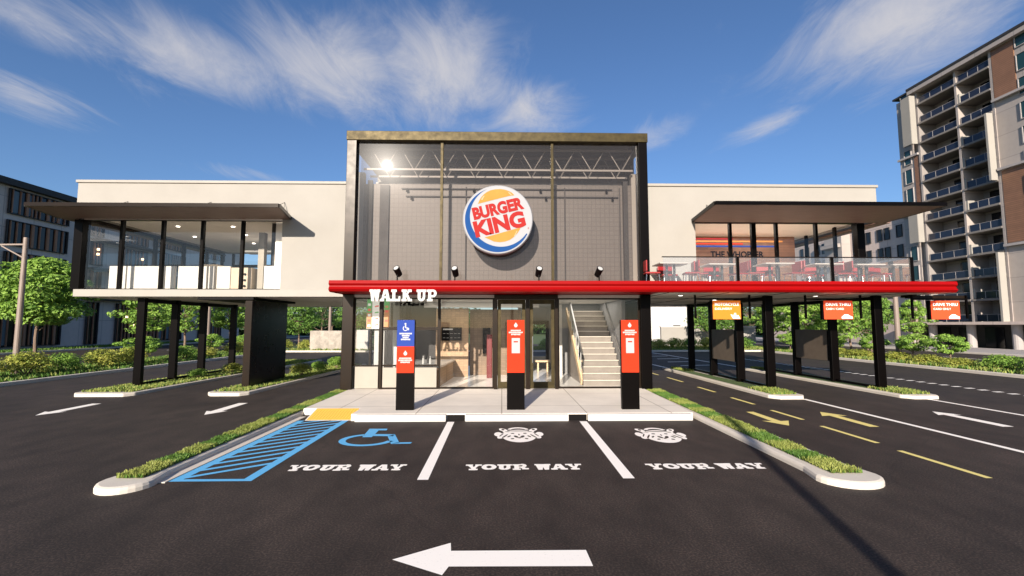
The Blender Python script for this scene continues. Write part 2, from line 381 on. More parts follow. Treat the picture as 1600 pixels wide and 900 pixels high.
# slab letters: strokes on a unit box (x 0..1, y 0..1)
def slab_letter(ch):
    T = .30; h = .21; P = []
    def box(x0,x1,y0,y1): P.append([(x0,y0),(x1,y0),(x1,y1),(x0,y1)])
    def dia(xb, yb, xt, yt, w): P.append([(xb-w/2,yb),(xb+w/2,yb),(xt+w/2,yt),(xt-w/2,yt)])
    if ch == 'W':
        dia(.28,0,.12,1,.26); dia(.30,0,.47,1,.2); dia(.70,0,.53,1,.2); dia(.72,0,.88,1,.26); box(-.06,.33,1-h,1); box(.67,1.06,1-h,1)
    elif ch == 'A':
        dia(.13,0,.44,1,.22); dia(.85,0,.56,1,.32); box(.2,.8,.25,.42); box(-.06,.36,0,h); box(.6,1.08,0,h)
    elif ch == 'L':
        box(.12,.42,0,1); box(0,.56,1-h,1); box(0,.95,0,h); box(.76,.95,0,.42)
    elif ch == 'K':
        box(.1,.4,0,1); box(-.02,.5,1-h,1); box(-.02,.5,0,h); dia(.40,.42,.8,1,.24); dia(.84,0,.52,.55,.3); box(.6,1.02,1-h,1); box(.62,1.06,0,h)
    elif ch == 'U':
        box(.1,.40,.25,1); box(.64,.88,.25,1); box(-.02,.52,1-h,1); box(.52,1.0,1-h,1)
        ring(P, .49,.34,.39,.34,.12,.13,180,360)
    elif ch == 'P':
        box(.1,.40,0,1); box(-.02,.55,0,h); box(-.02,.45,1-h,1); box(.4,.62,.82,1); box(.4,.62,.34,.52)
        ring(P, .60,.67,.38,.33,.10,.15,-90,90)
    elif ch == 'R':
        box(.08,.36,0,1); box(-.04,.48,0,h); box(-.04,.45,1-h,1); box(.36,.60,.84,1); box(.36,.60,.40,.56)
        ring(P, .58,.70,.36,.30,.10,.14,-90,90); dia(.84,0,.58,.48,.28); box(.62,1.06,0,h)
    elif ch == 'Y':
        box(.36,.66,0,.5); dia(.45,.40,.14,1,.30); dia(.57,.40,.84,1,.24); box(.22,.80,0,h); box(-.06,.42,1-h,1); box(.62,1.06,1-h,1)
    elif ch == 'O':
        ring(P, .5,.5,.52,.52,.22,.28,0,360)
    return P
def ring(P, cx, cy, rx, ry, ix, iy, a0, a1):
    n = max(6, int((a1-a0)/15)); 
    for i in range(n):
        t0 = radians(a0+(a1-a0)*i/n); t1 = radians(a0+(a1-a0)*(i+1)/n)
        P.append([(cx+ix*cos(t0),cy+iy*sin(t0)),(cx+rx*cos(t0),cy+ry*sin(t0)),(cx+rx*cos(t1),cy+ry*sin(t1)),(cx+ix*cos(t1),cy+iy*sin(t1))])
def slab_text(body, fn, width, gap=.12, space=.55, fat=0):
    """fn(polygon points in metres x 0..width, y 0..1, k) ; k grows per stroke"""
    n = sum(space if c == ' ' else 1+gap for c in body) - gap; u = width/n; x = 0; k = 0
    for c in body:
        if c == ' ': x += space*u; continue
        for i, pg in enumerate(slab_letter(c)):
            if fat:
                mx_ = sum(p[0] for p in pg)/len(pg); my_ = sum(p[1] for p in pg)/len(pg)
                pg = [(px+(fat if px > mx_ else -fat), min(1.0, max(0, py+(fat if py > my_ else -fat)))) for px, py in pg]
            fn([(x+px*u, py) for px, py in pg], i); k += 1
        x += (1+gap)*u

# ------------------------------------------------------------------ GROUND
def sheet(name, x0, x1, y0, y1, z, m, kind='structure', **kw):
    o = MB().poly([(x0,y0,z),(x1,y0,z),(x1,y1,z),(x0,y1,z)]).build(name, m); o['kind'] = kind; return o
sheet('ground', -900, 900, -300, 1500, -.01, M['turf'])
sheet('forecourt', -400, 400, -299, -30, -.005, M['asphalt'])
sheet('parking_lot', -17.1, 20.6, -120, 36.6, 0, M['asphalt'])
sheet('road', -35.5, -21.2, -30, 90, -.002, M['asphalt'])
sheet('road', 24.4, 34.5, -30, 90, -.002, M['asphalt'])
sheet('road', -17.1, 20.6, 42.5, 52, -.002, M['asphalt'])
def slab(name, x0, x1, y0, y1, z1, m, bevel=.02):
    o = MB().box(x0,x1,y0,y1,-.05,z1).build(name, m, bevel=bevel); o['kind'] = 'structure'; return o
# kerbs along the lot and the roads
for x0, x1, y0, y1 in ((-17.3,-17.1,-30,37),(-21.2,-21.0,-30,36.8),(20.6,20.82,-30,37),(24.2,24.42,-30,90),(34.5,34.7,-30,90),(-35.7,-35.5,-30,90),(-17.1,20.6,36.6,36.8),(-17.1,20.6,42.3,42.5)):
    slab('kerb', x0, x1, y0, y1, .13, M['kerb'])
slab('pavement', -42, -38.2, -30, 90, .12, M['pave'], .01)
slab('pavement', 34.7, 42, -30, 90, .12, M['pave'], .01)
slab('verge', -38.18, -35.72, -30, 90, .11, M['turf'], .01)
for x0, x1, y0, y1 in ((-20.98,-17.32,-30,36.7),(20.84,24.18,-30,42),(-17.08,20.58,36.82,42.28)):
    slab('planting_bed', x0, x1, y0, y1, .10, M['mulch'], 0)
# pale lane line on far roads
for x in (-28.4, 29.4):
    for k in range(14):
        y = 4+k*6
        o = MB().poly([(x,y,.003),(x+.14,y,.003),(x+.14,y+3,.003),(x,y+3,.003)]).build('road_lane_dash', M['p_white']); o['kind'] = 'structure'
# walk in front of the restaurant
walk = MB().prism([(-3.32,10.44),(4.28,10.44),(4.42,14.9),(-4.66,14.9),(-4.66,11.15),(-3.32,11.15)], -.05, .15)
walk.build('sidewalk', M['walk'], bevel=.015)['kind'] = 'structure'
MB().xprism([(10.5,.0),(11.15,.155),(11.15,-.04),(10.5,-.04)], -4.35, -3.32).build('sidewalk_ramp', M['walk'])['kind'] = 'structure'
def tactile():
    b = MB(); z = lambda y: (y-10.5)/.65*.155+.006
    b.poly([(-4.32,10.52,z(10.52)),(-3.34,10.52,z(10.52)),(-3.34,11.12,z(11.12)),(-4.32,11.12,z(11.12))])
    for i in range(15):
        for j in range(9):
            x = -4.27+i*.065; y = 10.56+j*.065; b.box(x-.014,x+.014,y-.014,y+.014,z(y)-.003,z(y)+.006)
    o = b.build('tactile_pad', M['p_amber']); tag(o, 'amber tactile paving pad at the top of the blue hatched aisle', 'tactile paving')
tactile()
# long planted kerbs either side of the stalls
def planter(side):
    if side < 0: xo, xi, gl, gr = -5.13, -4.66, -5.06, -4.72
    else:        xo, xi, gl, gr = 5.02, 4.36, 4.48, 4.90
    a, b_ = min(xo,xi), max(xo,xi)
    out = MB()
    # rounded nose that bulges a little
    nose = [(a-.02,6.75)]+[((a+b_)/2+((b_-a)/2+.10)*cos(t), 6.36+.36*sin(t)) for t in [pi+pi*i/14 for i in range(15)]]+[(b_+.02,6.75)]
    top = nose + [(b_,14.6),(a,14.6)]
    out.prism(top, -.05, .09)
    o = out.build('kerb', M['kerb'], bevel=.045); o['kind'] = 'structure'
    MB().poly([(gl,6.35,.106),(gr,6.35,.106),(gr,14.5,.106),(gl,14.5,.106)]).build('planting_bed', M['turf'])['kind'] = 'structure'
    return gl, gr
PL = planter(-1); PR = planter(1)
MB().box(-4.655,-4.49,6.45,10.9,-.04,.012).build('gutter', M['kerb'])['kind'] = 'structure'
# drive through islands
def island(x0, x1, y0, y1, sl=0, sr=0):
    pts = [(x0-.02,y0+.25),(x0+.2,y0),(x1-.15,y0),(x1+.02,y0+.25),(x1+sr,y1),(x0+sl,y1)]
    o = MB().prism(pts, -.05, .095).build('kerb', M['kerb'], bevel=.03); o['kind'] = 'structure'
    i = .16
    MB().poly([(x0+i,y0+.35,.101),(x1-i,y0+.35,.101),(x1+sr-i,y1-.2,.101),(x0+sl+i,y1-.2,.101)]).build('planting_bed', M['turf'])['kind'] = 'structure'
ISL = [(-12.75,-11.0,14.05,27.5,0,.5),(-8.85,-7.65,14.1,24.5,0,.6),(7.72,8.72,13.15,22,-.1,-.3),(11.55,12.6,13.1,22,-.2,-.3)]
for a in ISL: island(*a)

# ------------------------------------------------------------------ painted marks
def paint(name, polys, m, label, cat='road marking', group=None, z=.004, th=0):
    b = MB()
    for i, pg in enumerate(polys): b.poly([(x,y,z) for x,y in pg])
    o = b.build(name, m); return tag(o, label, cat, group)
paint('stall_line', [[(-1.15,6.50),(-1.0,6.50),(-1.03,10.28),(-1.18,10.28)]], M['p_white'], 'white painted line left of the middle parking stall', group='white lines between the stalls')
paint('stall_line', [[(1.67,6.50),(1.83,6.50),(1.86,10.28),(1.70,10.28)]], M['p_white'], 'white painted line right of the middle parking stall', group='white lines between the stalls')
for x0, x1, w in ((-3.2,-1.22,'in front of the wheelchair stall'),(-.8,1.47,'at the head of the middle stall'),(1.9,4.22,'at the head of the right stall')):
    o = MB().box(x0,x1,10.30,10.432,0,.145).build('kerb_block', M['white'], bevel=.012)
    tag(o, 'white painted kerb block '+w, 'kerb block', 'white kerb blocks at the stall heads')
for x0, x1, w in ((-1.2,-.82,'left'),(1.49,1.88,'right')):
    o = MB().box(x0,x1,10.405,10.436,.0,.125).build('kerb_inlet', M['black_satin']); tag(o, 'dark slot between white kerb blocks at the '+w+' stall line', 'kerb inlet', 'dark slots between the kerb blocks')
paint('direction_arrow', [[(-.98,4.35),(-.50,4.08),(-.46,4.22),(.80,4.20),(.79,4.49),(-.47,4.50),(-.49,4.66)]], M['p_white'], 'big white arrow pointing left on the asphalt nearest the viewer', 'painted arrow')
# blue hatched aisle
def hatch():
    P = []; xl, xr = -4.48, -3.38; y0, y1 = 6.50, 10.48; w = .14
    P += [[(xl,y0),(xl+w,y0),(xl+w,y1),(xl,y1)], [(xr-w,y0),(xr,y0),(xr,y1),(xr-w,y1)], [(xl+w,y0),(xr-w,y0),(xr-w,y0+.09),(xl+w,y0+.09)]]
    # diagonals running up to the right
    n = 13; s = .62
    for i in range(n):
        ya = y0+.12+i*.32; yb = ya+s; t = .11
        P.append([(xl+w,ya),(xr-w,min(yb,y1)),(xr-w,min(yb+t,y1+.0001)),(xl+w,ya+t)] if yb+t < y1 else [(xl+w,ya),(xl+w+(xr-xl-2*w)*max(.05,(y1-ya)/s) if ya+s>y1 else xr-w,min(y1,yb)),(xl+w+(xr-xl-2*w)*max(.02,(y1-ya-t)/s) if ya+t+s>y1 else xr-w,y1),(xl+w,min(ya+t,y1))])
    paint('hatched_aisle', P, M['p_blue'], 'blue painted aisle with diagonal hatching beside the left kerb', 'hatched marking')
hatch()
# wheelchair symbol
def isa():
    P = []
    P.append([(-2.62,8.93),(-2.44,8.93),(-2.46,9.64),(-2.68,9.64)])          # back
    P.append([(-2.46,9.49),(-2.30,9.49),(-2.32,9.64),(-2.46,9.64)])
    P.append([(-2.44,9.02),(-2.06,9.00),(-2.06,9.16),(-2.45,9.18)])          # seat
    P.append([(-2.06,9.16),(-2.16,9.0),(-1.96,8.42),(-1.83,8.50)])           # leg
    P.append([(-1.96,8.42),(-1.62,8.44),(-1.61,8.54),(-1.87,8.53)])          # foot
    cx, cy = -2.46, 8.74
    for i in range(26):
        t0 = radians(112+i*9); t1 = radians(112+(i+1)*9)
        def q(r, t): return (cx+r*1.0*cos(t)*1.02, cy+r*.92*sin(t))
        P.append([q(.38,t0),q(.50,t0),q(.50,t1),q(.38,t1)])
    P = [p if sum((p[i][0]*p[(i+1)%4][1]-p[(i+1)%4][0]*p[i][1]) for i in range(4)) > 0 else p[::-1] for p in P]
    paint('wheelchair_symbol', P, M['p_blue'], 'blue painted wheelchair symbol in the left stall', 'painted symbol')
isa()
def ground_words(x0, x1, y0, y1, label):
    b = MB()
    def fn(pg, k):
        z = .0045+k*.0004
        b.poly([(x0+x, y0+y*(y1-y0), z) for x, y in pg])
    slab_text('YOUR WAY', fn, x1-x0, gap=.12, space=.50, fat=.022)
    tag(b.build('painted_words', M['p_white']), label, 'painted lettering', 'your way lettering in the stalls')
ground_words(-3.13,-1.44,6.92,7.20,'white YOUR WAY lettering painted below the wheelchair symbol')
ground_words(-.52,1.18,6.90,7.17,'white YOUR WAY lettering painted in the middle stall')
ground_words(2.18,3.92,6.88,7.15,'white YOUR WAY lettering painted in the right stall')
# ornamental crests (plain generic ornament: crown arch over a pierced oval with scrolls)
def crest(cx, cy, rot, label):
    def R_(x, y): return (cx + x*cos(rot) - y*sin(rot), cy + x*sin(rot) + y*cos(rot))
    def ell(ox, oy, rx, ry, n=22, tilt=0): return [R_(ox+rx*cos(t)*cos(tilt)-ry*sin(t)*sin(tilt), oy+rx*cos(t)*sin(tilt)+ry*sin(t)*cos(tilt)) for t in [2*pi*i/n for i in range(n)]]
    W = [ell(0,-.06,.33,.50,32)]; D = []
    for s in (-1,1):
        W += [ell(s*.40,.06,.075,.17), ell(s*.30,-.04,.09,.26,tilt=s*.3), ell(s*.30,.42,.07,.15,tilt=-s*.4), [R_(s*.22,.20),R_(s*.30,.20),R_(s*.33,.42),R_(s*.27,.46)][::s]]
        D += [ell(s*.305,.43,.03,.06), ell(s*.27,-.12,.018,.16,tilt=s*.35), ell(s*.335,-.02,.014,.13,tilt=s*.3), ell(s*.12,.10,.035,.035), ell(s*.19,-.14,.022,.07,tilt=s*.4), ell(s*.06,-.16,.035,.085,tilt=-s*.3), ell(s*.13,-.32,.03,.04,tilt=s*.5), ell(s*.22,.24,.05,.02)]
    D += [ell(0,.30,.19,.022), ell(0,-.26,.025,.035), ell(0,.0,.012,.06)]
    for i in range(12):
        t0 = radians(12+156*i/12); t1 = radians(12+156*(i+1)/12)
        W.append([R_(.15*cos(t0),.40+.14*sin(t0)),R_(.22*cos(t0),.40+.24*sin(t0)),R_(.22*cos(t1),.40+.24*sin(t1)),R_(.15*cos(t1),.40+.14*sin(t1))])
    b = MB()
    for i, pg in enumerate(W): b.poly([(x,y,.0045+i*.0002) for x,y in pg])
    for i, pg in enumerate(D): b.poly([(x,y,.0100+i*.0001) for x,y in pg], 1)
    tag(b.build('painted_crest', [M['p_white'], M['asphalt']]), label, 'painted emblem', 'painted crests in the stalls')
crest(.33,9.05,0,'white oval crest painted in the middle stall')
crest(3.04,8.95,radians(-3),'white oval crest painted in the right stall')
# right side lanes
for ya, yb, w in ((17.2,18.7,'beside the first island column'),(14.6,15.8,'near the side wall'),(12.35,13.5,'fourth from the building'),(10.35,11.5,'beside the near yellow arrow'),(8.3,9.7,'between the yellow arrows and the nearest dash'),(6.4,7.8,'nearest to the viewer')):
    paint('lane_dash', [[(6.66,ya),(6.76,ya),(6.72,yb),(6.62,yb)]], M['p_yellow'], 'yellow lane dash '+w, 'road marking', 'yellow lane dashes right of the building')
for ya, yb, w in ((19.6,21.0,'sixth from the viewer'),(22,23.6,'farthest from the viewer')):
    paint('lane_dash', [[(6.56,ya),(6.66,ya),(6.62,yb),(6.52,yb)]], M['p_yellow'], 'yellow lane dash '+w+', deep under the deck', 'road marking', 'yellow lane dashes right of the building')
def arrow_y(x, y0, y1, toward, w=.30, sh=.10, head=.5, dx=0):
    if toward: return [(x,y0),(x+w,y0+head),(x+sh,y0+head*.92),(x+sh*.9,y1),(x-sh*.9,y1),(x-sh,y0+head*.92),(x-w,y0+head)]
    return [(x-sh,y0),(x+sh,y0),(x+sh,y1-head*.92),(x+w,y1-head),(x,y1),(x-w,y1-head),(x-sh,y1-head*.92)]
paint('lane_arrow', [arrow_y(6.02,9.75,11.3,True)], M['p_yellow'], 'yellow arrow pointing towards the viewer beside the right kerb', 'painted arrow', 'arrows painted in the drive lanes')
paint('lane_arrow', [arrow_y(7.72,9.6,11.25,False)], M['p_yellow'], 'yellow arrow pointing away from the viewer in the second lane', 'painted arrow', 'arrows painted in the drive lanes')
paint('lane_arrow', [arrow_y(10.5,9.55,11.25,False,.28,.12,.45)], M['p_white'], 'white arrow in the wide lane right of the long white line', 'painted arrow', 'arrows painted in the drive lanes')
paint('lane_arrow', [arrow_y(-10.86,11.2,12.85,True,.26,.13,.5)], M['p_white'], 'white arrow in the far left drive lane', 'painted arrow', 'arrows painted in the drive lanes')
paint('lane_arrow', [arrow_y(-6.98,11.2,12.85,True,.26,.13,.5)], M['p_white'], 'white arrow in the drive lane just left of the stalls', 'painted arrow', 'arrows painted in the drive lanes')
paint('lane_line', [[(8.7,-6),(8.83,-6),(8.67,13.2),(8.54,13.2)]], M['p_white'], 'long white line running from the near drive island', 'road marking', 'long white lane lines')
paint('lane_line', [[(12.3,-2),(12.43,-2),(12.20,13.1),(12.07,13.1)]], M['p_white'], 'long white line running from the far drive island', 'road marking', 'long white lane lines')
paint('lane_line', [[(8.1,22.2),(8.25,22.2),(7.6,36),(7.45,36)]], M['p_white'], 'white line beyond the near drive island behind the columns', 'road marking', 'long white lane lines')
paint('lane_line', [[(11.9,22.2),(12.05,22.2),(11.6,36),(11.45,36)]], M['p_white'], 'white line beyond the far drive island behind the columns', 'road marking', 'long white lane lines')
for k in range(46): paint('line_dot', [[(15.72-.018*k,9.2+k*.43),(16.0-.018*k,9.2+k*.43),(16.0-.018*k,9.37+k*.43),(15.72-.018*k,9.37+k*.43)]], M['p_white'], 'small white painted square in the dotted lane line at the far right', 'road marking', 'squares of the dotted lane line')
for k in range(5): paint('cross_line', [[(9.3+.2*k,24+k*2.4),(11.0+.1*k,24.3+k*2.4),(11.0+.1*k,24.5+k*2.4),(9.3+.2*k,24.2+k*2.4)]], M['p_white'], 'short white bar painted in the shaded lane under the deck', 'road marking', 'short bars painted behind the columns')

# ------------------------------------------------------------------ RESTAURANT
R = empty('restaurant_building', (0,15,0), 'two storey cream drive-through restaurant with glass cube and red canopy band', 'restaurant')
def P_(name, mb, m, bevel=0, parent=None): return mb.build(name, m, parent or R, bevel=bevel)
YW = 15.2; YB = 23.5
# cream upper shell
P_('wall', MB().box(-13.95,-4.92,YW,YW+.25,5.70,6.78), M['cream'])
P_('wall', MB().box(-7.25,-4.92,YW,YW+.25,3.02,5.70), M['cream'])
P_('wall', MB().box(4.64,12.77,YW,YW+.25,5.70,6.78), M['cream'])
P_('wall', MB().box(4.64,6.50,YW,YW+.25,3.36,5.70), M['cream'])
P_('wall', MB().box(-13.95,-13.7,YW+.25,YB,5.70,6.78), M['cream'])
P_('wall', MB().box(12.52,12.77,YW+.25,YB,5.70,6.78), M['cream'])
P_('wall', MB().box(-13.7,12.52,YB-.25,YB,5.70,6.78), M['cream'])
P_('parapet_cap', MB().box(-14.0,-4.92,YW-.05,YW+.3,6.78,6.87).box(-14.0,-13.66,YW+.3,YB,6.78,6.87), M['cream_trim'], .01)
P_('parapet_cap', MB().box(4.64,12.82,YW-.05,YW+.3,6.78,6.87).box(12.48,12.82,YW+.3,YB,6.78,6.87), M['cream_trim'], .01)
P_('roof_deck', MB().box(-13.69,12.51,YW+.26,YB-.26,6.30,6.40), M['grey'])
P_('ceiling', MB().box(-13.69,-4.95,YW+.26,YB-.26,5.72,5.80).box(4.66,12.51,YW+.26,YB-.26,5.72,5.80), M['soffit'])
# decks
P_('floor_slab', MB().box(-13.85,-4.90,YW-.02,YB,3.02,3.26), M['cream_trim'], .015)
P_('soffit_panel', MB().box(-13.6,-5.2,YW+.3,YB-.2,3.008,3.018), M['soffit'])
P_('floor_slab', MB().box(4.66,13.1,13.14,YB,3.04,3.25), M['soffit'])
P_('floor_slab', MB().box(-4.9,4.66,YW,YB,3.05,3.30), M['soffit'])
# grooves and spots on the right soffit
g = MB()
for k in range(5): g.box(4.8+k*1.75,4.83+k*1.75,13.2,YB-.1,3.030,3.0405)
for k in range(3): g.box(4.8,12.9,16+k*2.5,16.03+k*2.5,3.031,3.0415)
P_('soffit_joint', g, M['dgrey'])
for x, y in ((5.7,14.6),(8.0,17.2),(10.2,14.8),(12.4,16.8),(5.7,18.0)):
    b = MB().tube((x,y,3.036),(x,y,3.0405),.07,n=12); P_('downlight', b, M['lamp_on'])
# red canopy band (fluted profile)
prof = [(13.16,3.035),(13.06,3.05),(13.00,3.11),(13.055,3.18),(13.055,3.21),(13.0,3.27),(13.03,3.36),(13.16,3.36)]
P_('fascia', MB().xprism(prof, -4.86, 13.16), M['red'])
P_('canopy', MB().box(-4.84,4.64,13.17,15.18,3.06,3.34), M['red'])
P_('fascia', MB().box(-4.90,-4.86,13.2,15.15,3.04,3.355), M['red'])
# roof canopies
def roofslab(front, back, yf, yb, x0f, x1f, x0b, x1b, z0, z1, name='roof_canopy'):
    P_(name, MB().prism([(x0f,yf),(x1f,yf),(x1b,yb),(x0b,yb)], z0, z1), [M['wood_soffit']])
    e = .03
    b = MB()
    b.bar((x0f-.01,yf-.02,(z0+z1)/2+.02),(x1f+.01,yf-.02,(z0+z1)/2+.02),.05,z1-z0+.05)
    b.bar((x0f-.02,yf,(z0+z1)/2+.02),(x0b-.02,yb,(z0+z1)/2+.02),.05,z1-z0+.05)
    b.bar((x1f+.02,yf,(z0+z1)/2+.02),(x1b+.02,yb,(z0+z1)/2+.02),.05,z1-z0+.05)
    P_('roof_trim', b, M['bronze_dark'] if x0f < 0 else M['black'])
roofslab(0,0,13.60,YW-.005,-13.95,-6.62,-14.45,-7.0,5.58,5.64)
P_('roof_canopy', MB().box(-14.45,-13.97,YW-.004,YB,5.58,5.64), M['wood_soffit'])
roofslab(0,0,12.95,YW-.005,6.15,12.92,6.42,12.95,5.56,5.62)
P_('roof_canopy', MB().box(12.79,13.2,YW-.004,YB,5.56,5.62), M['wood_soffit'])
# thin stay wires on the canopies
for x, s in ((-12.3,1),(-9.6,1),(-7.2,1),(6.9,-1)):
    P_('stay_wire', MB().tube((x,14.2,5.66),(x,15.19,6.15),.008,n=5).tube((x,15.18,6.15),(x+.12*s,14.9,5.66),.006,n=5), M['dgrey'])

# --- supports
def column(x, y, w=.25, d_=.15, z0=.1, z1=3.02, m='black'):
    b = MB().box(x-w/2,x+w/2,y-d_/2,y+d_/2,z0,z1); P_('column', b, M[m], .012)
LC = [15.7,17.3,18.9,21.0]; RC = [14.6,16.45,18.55,20.7]; RC2 = [14.4,16.4,18.5,20.6]
for y in LC: column(-12.0,y)
P_('tie_rail', MB().box(-12.07,-11.93,15.78,20.9,2.86,2.99), M['black'])
for y in RC: column(8.5,y,.26,.16,.1,3.03)
P_('tie_rail', MB().box(-12.05,-11.95,15.78,20.9,.13,.2), M['black'])
P_('tie_rail', MB().box(8.45,8.55,14.7,20.6,.13,.2), M['black'])
P_('tie_rail', MB().box(11.82,11.92,14.5,20.5,.13,.2), M['black'])
P_('tie_rail', MB().box(8.43,8.57,14.7,20.6,2.9,3.01), M['black'])
for y in RC2: column(11.87,y,.26,.16,.1,3.03)
P_('tie_rail', MB().box(11.80,11.94,14.5,20.5,2.9,3.01), M['black'])
# solid dark pier on the left
P_('pier', MB().box(-8.36,-8.12,15.25,17.7,.1,2.90), mat('dark_brown_gloss',(.012,.006,.005),.28,var=.3,spec=.25), .01)
P_('pier_face', MB().box(-8.35,-8.13,15.225,15.248,.1,2.88), M['bronze_dark'])
P_('pier_cap', MB().box(-9.9,-8.1,15.22,18.3,2.93,3.015), M['black_satin'])

# --- glass cube
cx0, cx1 = -4.90, 4.64
def window(parent, x0, x1, z0, z1, y, m, name='window', fr=None, w=.05, d_=.06):
    """front facing glazed unit: frame with a pane child"""
    b = MB(); 
    b.box(x0,x0+w,y-d_/2,y+d_/2,z0,z1).box(x1-w,x1,y-d_/2,y+d_/2,z0,z1).box(x0+w,x1-w,y-d_/2,y+d_/2,z0,z0+w).box(x0+w,x1-w,y-d_/2,y+d_/2,z1-w,z1)
    o = P_(name, b, fr or M['bronze_dark'], 0, parent)
    p = MB().poly([(x0+w,y,z0+w),(x1-w,y,z0+w),(x1-w,y,z1-w),(x0+w,y,z1-w)]).build('pane', m, o)
    return o
def swindow(parent, x, y0, y1, z0, z1, m, fr=None, w=.05, d_=.06, name='window'):
    b = MB()
    b.box(x-d_/2,x+d_/2,y0,y0+w,z0,z1).box(x-d_/2,x+d_/2,y1-w,y1,z0,z1).box(x-d_/2,x+d_/2,y0+w,y1-w,z0,z0+w).box(x-d_/2,x+d_/2,y0+w,y1-w,z1-w,z1)
    o = P_(name, b, fr or M['bronze'], 0, parent)
    MB().poly([(x,y0+w,z0+w),(x,y1-w,z0+w),(x,y1-w,z1-w),(x,y0+w,z1-w)]).build('pane', m, o)
    return o
P_('corner_post', MB().box(cx0,cx0+.30,14.30,14.62,3.36,7.94), M['bronze_dark'], .01)
P_('corner_post', MB().box(cx1-.28,cx1,14.30,14.62,3.36,7.94), M['black'], .01)
P_('corner_post', MB().box(cx0,cx0+.33,14.30,14.62,.15,3.05), M['bronze_dark'], .01)
P_('corner_post', MB().box(cx1-.32,cx1,14.30,14.62,.15,3.05), M['black'], .01)
P_('top_beam', MB().box(cx0-.02,cx1+.02,14.28,14.64,7.945,8.24), M['bronze'], .01)
P_('top_beam', MB().box(cx0-.01,cx0+.28,14.645,18.2,7.945,8.235), M['bronze'], .01)
P_('top_beam', MB().box(cx1-.28,cx1+.01,14.645,18.2,7.945,8.235), M['bronze'], .01)
P_('cube_roof', MB().box(cx0+.285,cx1-.285,14.645,18.2,8.10,8.20), M['dgrey'])
P_('cube_back_wall', MB().box(cx0+.29,cx1-.29,18.0,18.2,6.3,8.09), M['grey'])
P_('corner_post', MB().box(cx0,cx0+.25,17.9,18.2,6.3,7.94), M['cream'])
P_('corner_post', MB().box(cx1-.25,cx1,17.9,18.2,6.3,7.94), M['cream'])
# tiled wall behind the cube front
P_('tiled_wall', MB().box(-4.60,4.36,YW+.0,YW+.2,3.36,6.80), M['grid_wall'])
P_('wall', MB().box(-4.915,-4.605,YW+.004,YW+.2,3.3,7.2), M['cream'])
P_('wall', MB().box(4.365,4.635,YW+.004,YW+.2,3.3,7.2), M['cream'])
P_('pilaster', MB().box(-4.05,-3.75,YW-.08,YW-.004,3.36,6.75), M['dgrey'])
P_('pilaster', MB().box(-4.45,-4.3,YW-.10,YW-.004,3.36,6.9), M['black_satin'])
for x in (-1.2,2.1,3.95): P_('conduit', MB().tube((x,YW-.03,3.4),(x,YW-.03,6.7),.022,n=6), M['dgrey'])
P_('corner_post', MB().box(4.05,4.2,YW-.14,YW-.004,3.36,6.9), M['dgrey'])
# two cable tracks with little spots
for z, x0, x1 in ((6.62,-3.35,3.7),(6.36,-3.2,3.9)):
    b = MB().box(x0,x1,YW-.07,YW-.03,z,z+.035); t = P_('light_track', b, M['dgrey'])
    for k in range(4):
        x = x0+.2+k*(x1-x0-.4)/3; MB().tube((x,YW-.06,z-.0),(x,YW-.1,z-.1),.035,.045,n=8).build('track_spot', M['black'], t)
# roof trusses inside the cube
for k, y in enumerate((14.95,15.7,16.45,17.2)):
    b = MB(); z0, z1 = 7.22, 7.90
    b.bar((-4.55,y,z0),(4.35,y,z0),.05,.06); b.bar((-4.55,y,z1),(4.35,y,z1),.05,.06)
    n = 9
    for i in range(n):
        xa = -4.3+i*.98; b.tube((xa,y,z1),(xa+.40,y,z0),.016,n=5); b.tube((xa+.44,y,z0),(xa+.84,y,z1),.016,n=5)
    P_('truss', b, mat('truss_paint',(.22,.205,.19),.5))
b = MB()
for k in range(64): b.box(-3.4+k*.115,-3.35+k*.115,15.95,15.99,7.62,7.67)  # row of small square blocks along a thin bar
b.bar((-3.5,16.0,7.645),(4.1,16.0,7.645),.03,.02)
P_('dotted_rail', b, mat('truss_paint',(.30,.28,.26),.5))
# front glazing of the cube (three tall panes)
for x0, x1 in ((-4.60,-1.96),(-1.88,1.56),(1.64,4.36)):
    b = MB().poly([(x0,14.46,3.38),(x1,14.46,3.38),(x1,14.46,7.94),(x0,14.46,7.94)]); P_('pane', b, M['g_tint'])
P_('mullion', MB().box(-1.96,-1.88,14.40,14.50,3.36,7.94), M['bronze']); P_('mullion', MB().box(1.56,1.64,14.40,14.50,3.36,7.94), M['bronze'])
for x in (cx0+.1, cx1-.1):
    P_('pane', MB().poly([(x,14.63,3.38),(x,15.18,3.38),(x,15.18,7.94),(x,14.63,7.94)]), M['g_side'])
    P_('pane', MB().poly([(x,15.46,6.9),(x,17.88,6.9),(x,17.88,7.94),(x,15.46,7.94)]), M['g_side'])
# --- ground floor
P_('floor', MB().box(-4.6,4.35,14.62,22.4,.02,.16), M['floor_white'])
P_('ceiling', MB().box(-4.88,4.62,14.4,22.4,2.96,3.045), M['white'])
XM = (-4.57,-3.76,-1.95,-.22,1.74,4.32)
